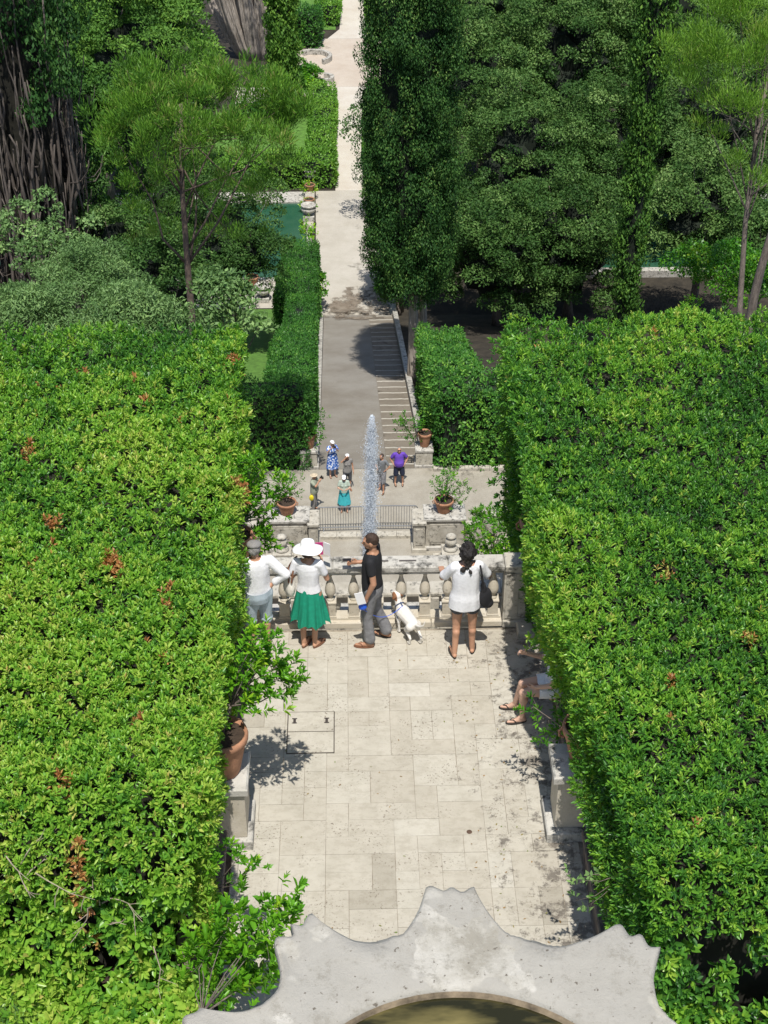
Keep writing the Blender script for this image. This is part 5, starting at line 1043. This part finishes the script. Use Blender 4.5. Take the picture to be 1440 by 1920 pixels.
cp_ = [ell(H(0, -.005, .055), (.097*q, .112*q, .05*q), HM @ rotm('X', -8)), ell(H(0, .09, .042), (.07*q, .06*q, .014*q), HM @ rotm('X', -14))]; wear('flat_cap', o, fuse('flat_cap', cp_, .008, 2), M['greywool'])
for S in 'LR': sandal(o, J, S, q, M['darksole'], 'shoe')
# --- woman in white sun hat and green skirt
o, J, H, HM, q = person('woman in wide white sun hat, white top and flared green skirt, holding a pink leaflet', (-.60, 14.98, .003), -10, dict(elR=(.24, .05, 1.14), wrR=(.14, .24, 1.24), elL=(-.24, .0, 1.14), wrL=(-.16, .22, 1.14), ankL=(-.09, -.04, .085), ankR=(.06, -.02, .085), kneeR=(.07, .02, .5), toeR=(.16, .12, .03), toeL=(-.02, .15, .03)), M['skin'], fem=True, s=.94, head_yaw=10, head_tilt=-12, hands=(((.3, .8, .2, .9, 0, 0), .9), ((-.2, .7, .5, -.9, 0, 0), .9)))
shirt(o, J, q, M['whitecloth'], .98, .55, fem=True, ease=.010, seed=203, amp=.006, neckdrop=.015, name='top')
mb = MB(); nS = 96; V = []; F = []; zt_, zb_ = 1.035*q, .45*q; rows = 14
for k in range(rows+1):
    f = k/rows; z = zt_+(zb_-zt_)*f
    for i in range(nS):
        a = 6.283*i/nS; R = (.135+.105*f**.8)*q; fo = .045*f*(math.sin(9*a+.6)*.5+.3*math.sin(17*a+2*f)+.35*math.sin(4*a+1)); dzz = f*(.035*math.sin(6*a+1)+.025*math.sin(11*a))
        V.append(((R+fo*q*1.0)*math.cos(a)*1.05, (R*.82+fo*q)*math.sin(a), z-dzz))
for k in range(rows):
    for i in range(nS): j = (i+1) % nS; F.append((k*nS+i, k*nS+j, (k+1)*nS+j, (k+1)*nS+i))
wear('skirt', o, rawmesh('skirt', V, F), M['greenskirt'])
ht_ = MB(); hp = [(.0, .092), (.05, .092), (.078, .080), (.092, .05), (.098, .0), (.12, -.010), (.16, -.026), (.195, -.045), (.198, -.05), (.16, -.036), (.11, -.022), (.090, -.012), (.085, .03)]
for k, (r, z) in enumerate(hp):
    for i in range(32):
        a = 6.283*i/32; w_ = .012*math.sin(3*a+1)*(r/.2)**2; p = H(r*math.cos(a)*1.02, r*math.sin(a)*1.04-.005, z+.055+w_); ht_.V.append(tuple(p))
for k in range(len(hp)-1):
    for i in range(32): j = (i+1) % 32; ht_.F.append((k*32+i, (k+1)*32+i, (k+1)*32+j, k*32+j))
wear('sun_hat', o, rawmesh('sun_hat', ht_.V, ht_.F), M['whitehat'])
hairpiece(o, [ell(H(0, -.02, -.03), (.078*q, .085*q, .085*q), HM)], M['hairbrown'], cuts=[(tuple(H(0, .02, 0)), tuple(HM @ np.array([0, 1., 0])))])
for S in 'LR': sandal(o, J, S, q, M['leather'])
R_ = o.matrix_basis
def wpt(o, p): 
    rz = o.rotation_euler[2]; c, s_ = math.cos(rz), math.sin(rz); p = np.array(p); return np.array([o.location[0]+p[0]*c-p[1]*s_, o.location[1]+p[0]*s_+p[1]*c, o.location[2]+p[2]])
lf = thing('folded_leaflet', 'pink and white folded leaflet held up by the woman in the sun hat', 'leaflet', wpt(o, J['wrR']+np.array([.0, .08, .07])), math.radians(-15))
mb = MB(); mb.box(-.10, .0, -.004, .004, 0, .19, rz=.35); mb.build('printed_page', M['pinkprint'], lf, local=True); mb = MB(); mb.box(.002, .10, -.004, .004, .01, .20, rz=-.35); mb.box(-.07, -.02, -.014, -.008, .04, .07, rz=.35); mb.build('white_page', M['paper'], lf, local=True)
bgp = wpt(o, (-.25, .0, .82)); bagt = thing('canvas_bag', 'cream canvas bag with tan straps beside the woman in the sun hat', 'bag', bgp, .3)
wear('bag_body', bagt, fuse('bag_body', [ell((0, 0, .13), (.065, .13, .17)), ell((.0, 0, .24), (.03, .12, .07))], .01, 2, disp=fold(.008, 260, 12)), M['canvas'])
mb = MB(); sp_ = [(0, -.11, .24), (.02, -.10, .36), (.07, -.05, .50), (.11, .0, .555), (.10, .05, .50), (.04, .10, .36), (0, .11, .24)]; mb.tube(sp_, .012, 6); mb.tube([(-.03, -.09, .24), (-.02, -.06, .36), (.0, .0, .40), (-.02, .06, .36), (-.03, .09, .24)], .010, 6); mb.build('strap', M['leather'], bagt, local=True)
# --- man in black T-shirt in profile, facing left
o, J, H, HM, q = person('man in black T-shirt, grey trousers and flip-flops standing in profile and looking left', (.20, 15.02, .003), 80, dict(
    elL=(-.23, -.05, 1.13), wrL=(-.22, .04, .89), elR=(.23, -.02, 1.14), wrR=(.19, .21, 1.13), ankL=(-.10, .02, .085), kneeL=(-.10, .05, .50), toeL=(-.12, .20, .03), ankR=(.12, -.17, .09), kneeR=(.10, -.03, .50), toeR=(.16, .0, .03)), M['skin2'], s=1.0, head_yaw=6, head_tilt=-8, hands=((0, 1.0), (0, .6)), belly=.012)
shirt(o, J, q, M['blackcloth'], .93, .50, ease=.010, belly=.012, seed=205, name='t_shirt', neckdrop=.012)
trousers(o, J, q, M['greycloth'], (1.88, 1.88), ease=.014, top=.98, wide=.012, amp=.006)
hairpiece(o, [ell(H(0, -.012, .022), (.080*q, .092*q, .093*q), HM), ell(H(0, -.055, -.005), (.058*q, .045*q, .050*q), HM)], M['hairbrown'], amp=.002, cuts=[(tuple(H(0, .062, .03)), tuple(HM @ np.array([0, .8, -.75]))), (tuple(H(0, .04, -.02)), tuple(HM @ np.array([0, .75, -.66])))])
bd = fuse('beard', [ell(H(0, .038, -.078), (.054*q, .060*q, .044*q), HM), ell(H(0, .06, -.095), (.032*q, .034*q, .025*q), HM)], .007, 1, [(tuple(H(0, .03, 0)), tuple(HM @ np.array([0, -1., 0.]))), (tuple(H(0, 0, -.062)), tuple(HM @ np.array([0, .35, 1.])))]); wear('beard', o, bd, M['hairbrown'])
sandal(o, J, 'L', q, M['leather'], 'flip_flop'); sandal(o, J, 'R', q, M['darksole'], 'flip_flop')
BM = o
ph = thing('smartphone', 'small dark phone in the outstretched hand of the man in black', 'phone', wpt(o, J['wrR']+np.array([-.01, .13, .02]))); mb = MB(); mb.box(-.07, .04, -.03, .03, 0, .012, bev=.003); mb.build('case', M['darksole'], ph, local=True); mb = MB(); mb.box(-.06, .03, -.025, .025, .0125, .0135); mb.build('screen', M['eye'], ph, local=True)
hpnt = wpt(o, J['wrL']+np.array([-.01, .05, -.09])); pp = thing('white_paper', 'folded white paper held in the lowered hand of the man in black', 'paper', hpnt+np.array([-.03, -.05, .03]), .3); mb = MB(); mb.box(-.055, .055, -.004, .004, 0, .19); mb.V = [(x+.25*(z-.1)*-1, y, z) for x, y, z in mb.V]; mb.build('sheet', M['paper'], pp, local=True); mb = MB(); mb.box(-.05, .05, .0045, .010, .01, .18); mb.V = [(x+.25*(z-.1)*-1, y, z) for x, y, z in mb.V]; mb.build('inner_sheet', M['paper'], pp, local=True)
# --- dog
DL = np.array([.66, 15.12, .003]); dp = lambda *a: np.array(a, float)
Pd_ = [cap((0, -.13, .30), (0, .14, .31), .078, .098), ell((0, .14, .285), (.085, .10, .105)), ell((0, -.02, .30), (.072, .16, .080)), cap((0, .20, .33), (0, .27, .44), .062, .048), ell((0, .30, .48), (.058, .072, .056)), cap((0, .34, .47), (0, .425, .452), .034, .022), ell((0, .44, .458), (.014, .012, .011)),
       cap((0, -.20, .33), (0, -.29, .37), .022, .014), cap((0, -.29, .37), (.02, -.35, .42), .014, .010), cap((.02, -.35, .42), (.04, -.36, .50), .010, .006)]
for sx in (-1, 1):
    f = .03*sx
    Pd_ += [cap((sx*.055, .16, .27), (sx*.062, .13, .17), .040, .026), cap((sx*.062, .13, .17), (sx*.06, .15+f, .04), .022, .016), cap((sx*.06, .15+f, .03), (sx*.06, .185+f, .016), .020, .016),
            cap((sx*.05, -.14, .28), (sx*.065, -.10-f, .19), .060, .036), cap((sx*.065, -.10-f, .19), (sx*.065, -.20-f, .11), .030, .018), cap((sx*.065, -.20-f, .11), (sx*.065, -.18-f, .03), .017, .015), cap((sx*.065, -.18-f, .025), (sx*.065, -.145-f, .016), .019, .016),
            ell((sx*.055, .275, .485), (.014, .030, .042), rotm('Y', sx*-25))]
me = fuse('dog', Pd_, .0075, 2); dg_ = bpy.data.objects.new('dog', me); COL.objects.link(dg_); dg_.location = DL; dg_.rotation_euler = (0, 0, math.radians(28)); dg_.scale = (1.0, 1.0, 1.0)
me.materials.append(plain('white_short_fur', (.72, .69, .64), .85, .1, 20, .2)); me.materials.append(plain('rust_brown_fur', (.25, .11, .05), .85, .2, 20)); me.materials.append(M['eye']); me.polygons.foreach_set('use_smooth', [True]*len(me.polygons))
for p in me.polygons:
    c = p.center
    if c[2] > .43 and c[1] < .335 and abs(c[0]) > .028 and c[1] > .23: p.material_index = 1
    if c[1] > .434 or min((c-Vector((sx*.036, .345, .498))).length for sx in (-1, 1)) < .010: p.material_index = 2
tagp(dg_, 'small white dog with brown ears and a blue harness standing by the balustrade', 'dog')
mb = MB(); 
mb.tube([(.088*math.cos(a), .135+.01*math.sin(a), .285+.112*math.sin(a)) for a in np.linspace(0, 6.283, 20)], .008, 5, False); mb.tube([(.062*math.cos(a), .225-.035*math.sin(a), .365+.058*math.sin(a)) for a in np.linspace(0, 6.283, 18)], .008, 5, False); mb.tube([(0, .135, .40), (0, .18, .415), (0, .205, .425)], .010, 5)
hn = mb.build('harness', plain('blue_grey_webbing', (.07, .10, .18), .7), dg_, local=True)
lt = thing('dog_leash', 'blue retractable dog leash handle hanging from the hand of the man in black', 'leash', hpnt); c_ = np.array(hpnt)
wear('handle', lt, fuse('handle', [ell((0, 0, -.05), (.055, .022, .05)), cap((-.03, 0, -.01), (.03, 0, .01), .018, .018)], .007, 1), M['blueplastic'])
dc_ = wpt(dg_, (0, .14, .41)); mb = MB(); a_ = c_+np.array([0, 0, -.08]); mb.tube([a_+(dc_-a_)*k/10-np.array([0, 0, .16*math.sin(math.pi*k/10)]) for k in range(11)], .004, 5); mb.build('cord', M['blueplastic'], lt)
# --- woman on the right with curly hair, back to us
o, J, H, HM, q = person('woman with dark curly hair, loose white T-shirt and denim shorts, hands on the balustrade', (1.36, 14.76, .003), 2, dict(elR=(.29, .10, 1.17), wrR=(.27, .34, 1.08), elL=(-.29, .10, 1.17), wrL=(-.27, .34, 1.08), ankL=(-.12, -.05, .085), ankR=(.11, .03, .085), toeL=(-.16, .11, .03), toeR=(.15, .18, .03)), M['skin'], fem=True, s=1.0, head_tilt=-6, hands=(((0, 1, -.1, 0, 0, -1), .3), ((0, 1, -.1, 0, 0, -1), .3)))
shirt(o, J, q, M['whitecloth'], .80, .75, fem=True, ease=.018, flare=.026, seed=207, amp=.009, neckdrop=.022, str_=.75, name='t_shirt')
trousers(o, J, q, M['darkdenim'], (.36, .36), name='shorts', ease=.007, top=.90, amp=.003, wide=.016)
rh = np.random.default_rng(4); hb = [ell(H(0, -.015, .03), (.096, .105, .10), HM)]+[ell(H(*v), (.034, .034, .034)) for v in [(d_[0]*.085, d_[1]*.095-.02, d_[2]*.095+.02) for d_ in rdir(60, rh) if d_[1] < .45]]+[ell(H(.0+rh.normal(0, .02), -.075-.008*k, -.06-.032*k), (.045-.004*k, .035, .035)) for k in range(6)]
hairpiece(o, hb, M['hairblack'], amp=.006)
for S in 'LR': sandal(o, J, S, q, M['darksole'])
bt2 = thing('shoulder_bag', 'slouchy black shoulder bag on the right side of the curly-haired woman', 'bag', wpt(o, (.24, -.05, .80)), .15)
wear('bag_body', bt2, fuse('bag_body', [ell((0, 0, .15), (.085, .07, .15)), ell((-.03, 0, .30), (.035, .05, .10)), ell((.05, 0, .06), (.06, .06, .07))], .01, 2, disp=fold(.006, 262, 12)), M['blackcloth'])
mb = MB(); mb.tube([(-.04, -.04, .33), (-.055, -.055, .45), (-.075, -.055, .58), (-.085, -.01, .665), (-.08, .05, .64), (-.05, .07, .48), (-.03, .05, .34)], .013, 6); mb.build('strap', M['blackcloth'], bt2, local=True)
# --- seated woman on the bench, mostly behind leaves
o, J, H, HM, q = person('seated person in pale shorts on the right bench, half hidden by the hedge', (2.34, 13.55, -.48), 92, dict(pel=(0, -.02, 1.02), hipL=(-.09, 0, 1.02), hipR=(.09, 0, 1.02), chest=(0, -.05, 1.33), neck=(0, -.06, 1.50), head=(0, -.03, 1.65), shL=(-.155, -.06, 1.46), shR=(.155, -.06, 1.46),
     kneeL=(-.10, .38, 1.0), kneeR=(.08, .36, .99), ankL=(-.06, .36, .575), ankR=(.18, .42, .575), toeL=(-.08, .54, .51), toeR=(.20, .59, .51), elR=(.26, .10, 1.25), wrR=(.22, .32, 1.36), elL=(-.22, .06, 1.2), wrL=(-.12, .22, 1.1)), M['skin3'], fem=True, s=.98, hands=((0, .6), (0, 1.0)))
o.location[2] = .003-.485*.98
shirt(o, J, q, M['whitecloth'], .98, .6, fem=True, seed=209, name='top'); 
P_ = [ell(J['pel'], (.175, .13, .12))]+[cap(J['hip'+S], J['hip'+S]*.45+J['knee'+S]*.55, .108, .09) for S in 'LR']; wear('shorts', o, fuse('shorts', P_, .009, 2, [((0, J['hipL'][1]*.5+J['kneeL'][1]*.5, 0), (0, 1, 0))]), M['whitecloth'])
hairpiece(o, [ell(H(0, -.02, .01), (.085, .095, .10), HM), ell(H(0, -.06, -.09), (.07, .05, .10), HM)], M['hairbrown'], cuts=[(tuple(H(0, .045, 0)), tuple(HM @ np.array([0, 1., -.2])))])
for S in 'LR': sandal(o, J, S, q, M['darksole'])
# --- visitors on the plaza far below
zp = ZP+.016; LV = .013
def far_person(label, px, py, rz, J, skin, **k):
    g = Pz(px, py, ZP); return person(label, (g[0], g[1], zp), rz, J, skin, vox=LV, **k)
phone_up = dict(elR=(.20, .16, 1.28), wrR=(.08, .27, 1.50), elL=(-.20, .16, 1.28), wrL=(-.08, .27, 1.50))
def far_phone(o, J, label, q):
    t = thing('camera', label, 'camera', wpt(o, (J['wrR']+J['wrL'])/2+np.array([0, .06, .10]))); mb = MB(); mb.box(-.075, .075, -.025, .025, -.05, .05, bev=.01); mb.build('camera_body', M['darksole'], t, local=True); mb = MB(); mb.lathe([(.03, 0), (.03, .04)], 0, 0, 10, .05); mb.build('lens', M['eye'], t, local=True)
def cap_hat(o, H, HM, q, mat, name='sun_cap', brim=.09, full=False):
    pr = [ell(H(0, 0, .05), (.088*q, .10*q, .065*q), HM)]
    pr.append(ell(H(0, 0 if full else .09, .04), ((.15 if full else .075)*q, (.16 if full else brim)*q, .015*q), HM)); wear(name, o, fuse(name, pr, .01, 1), mat)
blueprint, nt, b = newmat('blue_white_print'); nt.links.new(ramp(nt, [(.40, (.02, .09, .38)), (.52, (.06, .18, .55)), (.60, (.75, .80, .88))], noise(nt, 13, 2, .5)), b.inputs['Base Color']); b.inputs['Roughness'].default_value = .85
def dress(o, q, mat, z0, z1, r0, r1, name='dress', seed=0):
    V = []; F = []; n = 40; rows = 8
    for k in range(rows+1):
        f = k/rows; z = z0+(z1-z0)*f
        for i in range(n): a = 6.283*i/n; R = (r0+(r1-r0)*f)*(1+.07*f*math.sin(7*a+seed)+.04*f*math.sin(12*a)); V.append((R*math.cos(a), R*.8*math.sin(a), z))
    for k in range(rows):
        for i in range(n): j = (i+1) % n; F.append((k*n+i, k*n+j, (k+1)*n+j, (k+1)*n+i))
    wear(name, o, rawmesh(name, V, F), mat)
o, J, H, HM, q = far_person('woman in blue and white printed dress and white visor, taking a photo', 624, 893, 200, dict(phone_up, elR=(.24, .12, 1.30), wrR=(.14, .26, 1.52)), M['skin3'], fem=True, s=.96, head_tilt=10)
shirt(o, J, q, blueprint, .90, .6, fem=True, vox=LV, ease=.02, flare=.03, name='dress_top', belly=.02); dress(o, q, blueprint, 1.0, .42, .19, .25, 'dress_skirt'); cap_hat(o, H, HM, q, M['whitehat'], 'visor'); hairpiece(o, [ell(H(0, -.02, .02), (.082*q, .09*q, .09*q), HM)], M['greywool'], vox=.012, cuts=[(tuple(H(0, .03, 0)), tuple(HM @ np.array([0, 1., -.3])))]); far_phone(o, J, 'dark camera held up by the woman in the blue printed dress', q)
for S in 'LR': sandal(o, J, S, q, M['leather'])
o, J, H, HM, q = far_person('woman with long brown hair shading her face with her hand, behind the white-capped woman', 652, 918, 190, dict(elR=(.26, .10, 1.42), wrR=(.10, .14, 1.62)), M['skin'], fem=True, s=.95, head_tilt=15)
shirt(o, J, q, M['greywool'], .9, .3, fem=True, vox=LV, name='top'); trousers(o, J, q, M['darkdenim'], (1.0, 1.0), name='shorts', vox=LV); cap_hat(o, H, HM, q, M['whitehat'], 'visor'); hairpiece(o, [ell(H(0, -.03, .0), (.088*q, .095*q, .11*q), HM), ell(H(.05, -.03, -.13), (.05*q, .05*q, .12*q), HM)], plain('light_brown_hair', (.24, .13, .06), .7, .2, 30), vox=.012, cuts=[(tuple(H(0, .045, 0)), tuple(HM @ np.array([0, 1., -.3])))])
for S in 'LR': sandal(o, J, S, q, M['leather'])
tq = plain('turquoise_cotton', (.05, .45, .50), .85, .12, 10)
o, J, H, HM, q = far_person('woman in white cap, pale green top and turquoise skirt, just behind the barrier', 646, 958, 180, dict(elR=(.24, .06, 1.16), wrR=(.12, .24, 1.20), elL=(-.24, .06, 1.16), wrL=(-.12, .24, 1.20)), M['skin3'], fem=True, s=.94, head_tilt=-5)
shirt(o, J, q, plain('pale_sage_cotton', (.42, .50, .42), .85, .08), .92, .6, fem=True, vox=LV, name='top', belly=.02); dress(o, q, tq, 1.0, .36, .17, .25, 'skirt', 2); cap_hat(o, H, HM, q, M['whitehat'], 'cap', full=False); hairpiece(o, [ell(H(0, -.02, .0), (.082*q, .09*q, .09*q), HM)], M['greywool'], vox=.012, cuts=[(tuple(H(0, .03, 0)), tuple(HM @ np.array([0, 1., -.3])))])
for S in 'LR': sandal(o, J, S, q, M['leather'])
o, J, H, HM, q = far_person('man in beige sun hat and sage shirt taking a photo beside the left pedestal', 590, 957, 250, phone_up, M['skin'], s=.97, head_tilt=5, belly=.04)
shirt(o, J, q, plain('sage_shirt', (.30, .33, .25), .85, .1), .85, .55, vox=LV, belly=.04, ease=.02); trousers(o, J, q, M['greywool'], (1.9, 1.9), vox=LV); cap_hat(o, H, HM, q, plain('beige_straw', (.55, .46, .33), .9, .1), 'sun_hat', full=True); far_phone(o, J, 'dark camera held up by the man in the beige hat', q)
for S in 'LR': sandal(o, J, S, q, M['darksole'], 'shoe')
yb = thing('yellow_bag', 'small bright yellow bag hanging at the side of the man in the beige hat', 'bag', wpt(o, (.28, 0, .62))); wear('bag_body', yb, fuse('bag_body', [ell((0, 0, .13), (.09, .06, .13))], .015, 1), plain('bright_yellow', (.75, .62, .02), .6, .05)); mb = MB(); mb.tube([(-.05, 0, .24), (0, 0, .33), (.05, 0, .24)], .01, 5); mb.build('strap', plain('yellow_strap', (.6, .5, .02), .6, .05), yb, local=True)
o, J, H, HM, q = far_person('person in grey shirt and grey shorts half hidden behind the water jet', 716, 920, 150, dict(elL=(-.34, -.02, 1.2), wrL=(-.18, .04, 1.02), elR=(.34, -.02, 1.2), wrR=(.18, .04, 1.02), ankL=(-.14, .12, .085), kneeL=(-.12, .1, .5), toeL=(-.18, .28, .03)), M['skin2'], s=.98)
shirt(o, J, q, plain('slate_grey_cotton', (.16, .17, .18), .85, .1), .90, .6, vox=LV); trousers(o, J, q, M['greycloth'], (1.0, 1.0), name='shorts', vox=LV, wide=.02); hairpiece(o, [ell(H(0, -.015, .02), (.082*q, .094*q, .095*q), HM)], M['hairbrown'], vox=.012, cuts=[(tuple(H(0, .05, 0)), tuple(HM @ np.array([0, 1., -.6])))])
for S in 'LR': sandal(o, J, S, q, M['darksole'], 'shoe')
o, J, H, HM, q = far_person('stout man in purple polo shirt, navy shorts and sunglasses, hands on hips', 748, 909, 183, dict(elL=(-.33, -.06, 1.18), wrL=(-.22, .05, 1.0), elR=(.33, -.06, 1.18), wrR=(.22, .05, 1.0), ankL=(-.15, -.02, .085), ankR=(.15, -.02, .085), kneeL=(-.13, .02, .5), kneeR=(.13, .02, .5)), M['skin'], s=1.0, belly=.06, head_tilt=12)
shirt(o, J, q, plain('purple_polo', (.13, .055, .42), .85, .08), .90, .6, vox=LV, belly=.06, ease=.025, name='polo_shirt'); trousers(o, J, q, plain('navy_cotton', (.015, .022, .05), .85, .1), (.95, .95), name='shorts', vox=LV, ease=.022, wide=.02, blly=.04); hairpiece(o, [ell(H(0, -.02, .025), (.080*q, .09*q, .09*q), HM)], M['greywool'], vox=.012, cuts=[(tuple(H(0, .03, .02)), tuple(HM @ np.array([0, 1., -.6])))])
mb = MB(); mb.box(-.055, .055, -.006, .006, -.016, .016, bev=.004); mb.V = [tuple(H(x, y+.098, z+.014)) for x, y, z in mb.V]; mb.build('sunglasses', M['eye'], o, local=True)
for S in 'LR': sandal(o, J, S, q, M['darksole'])
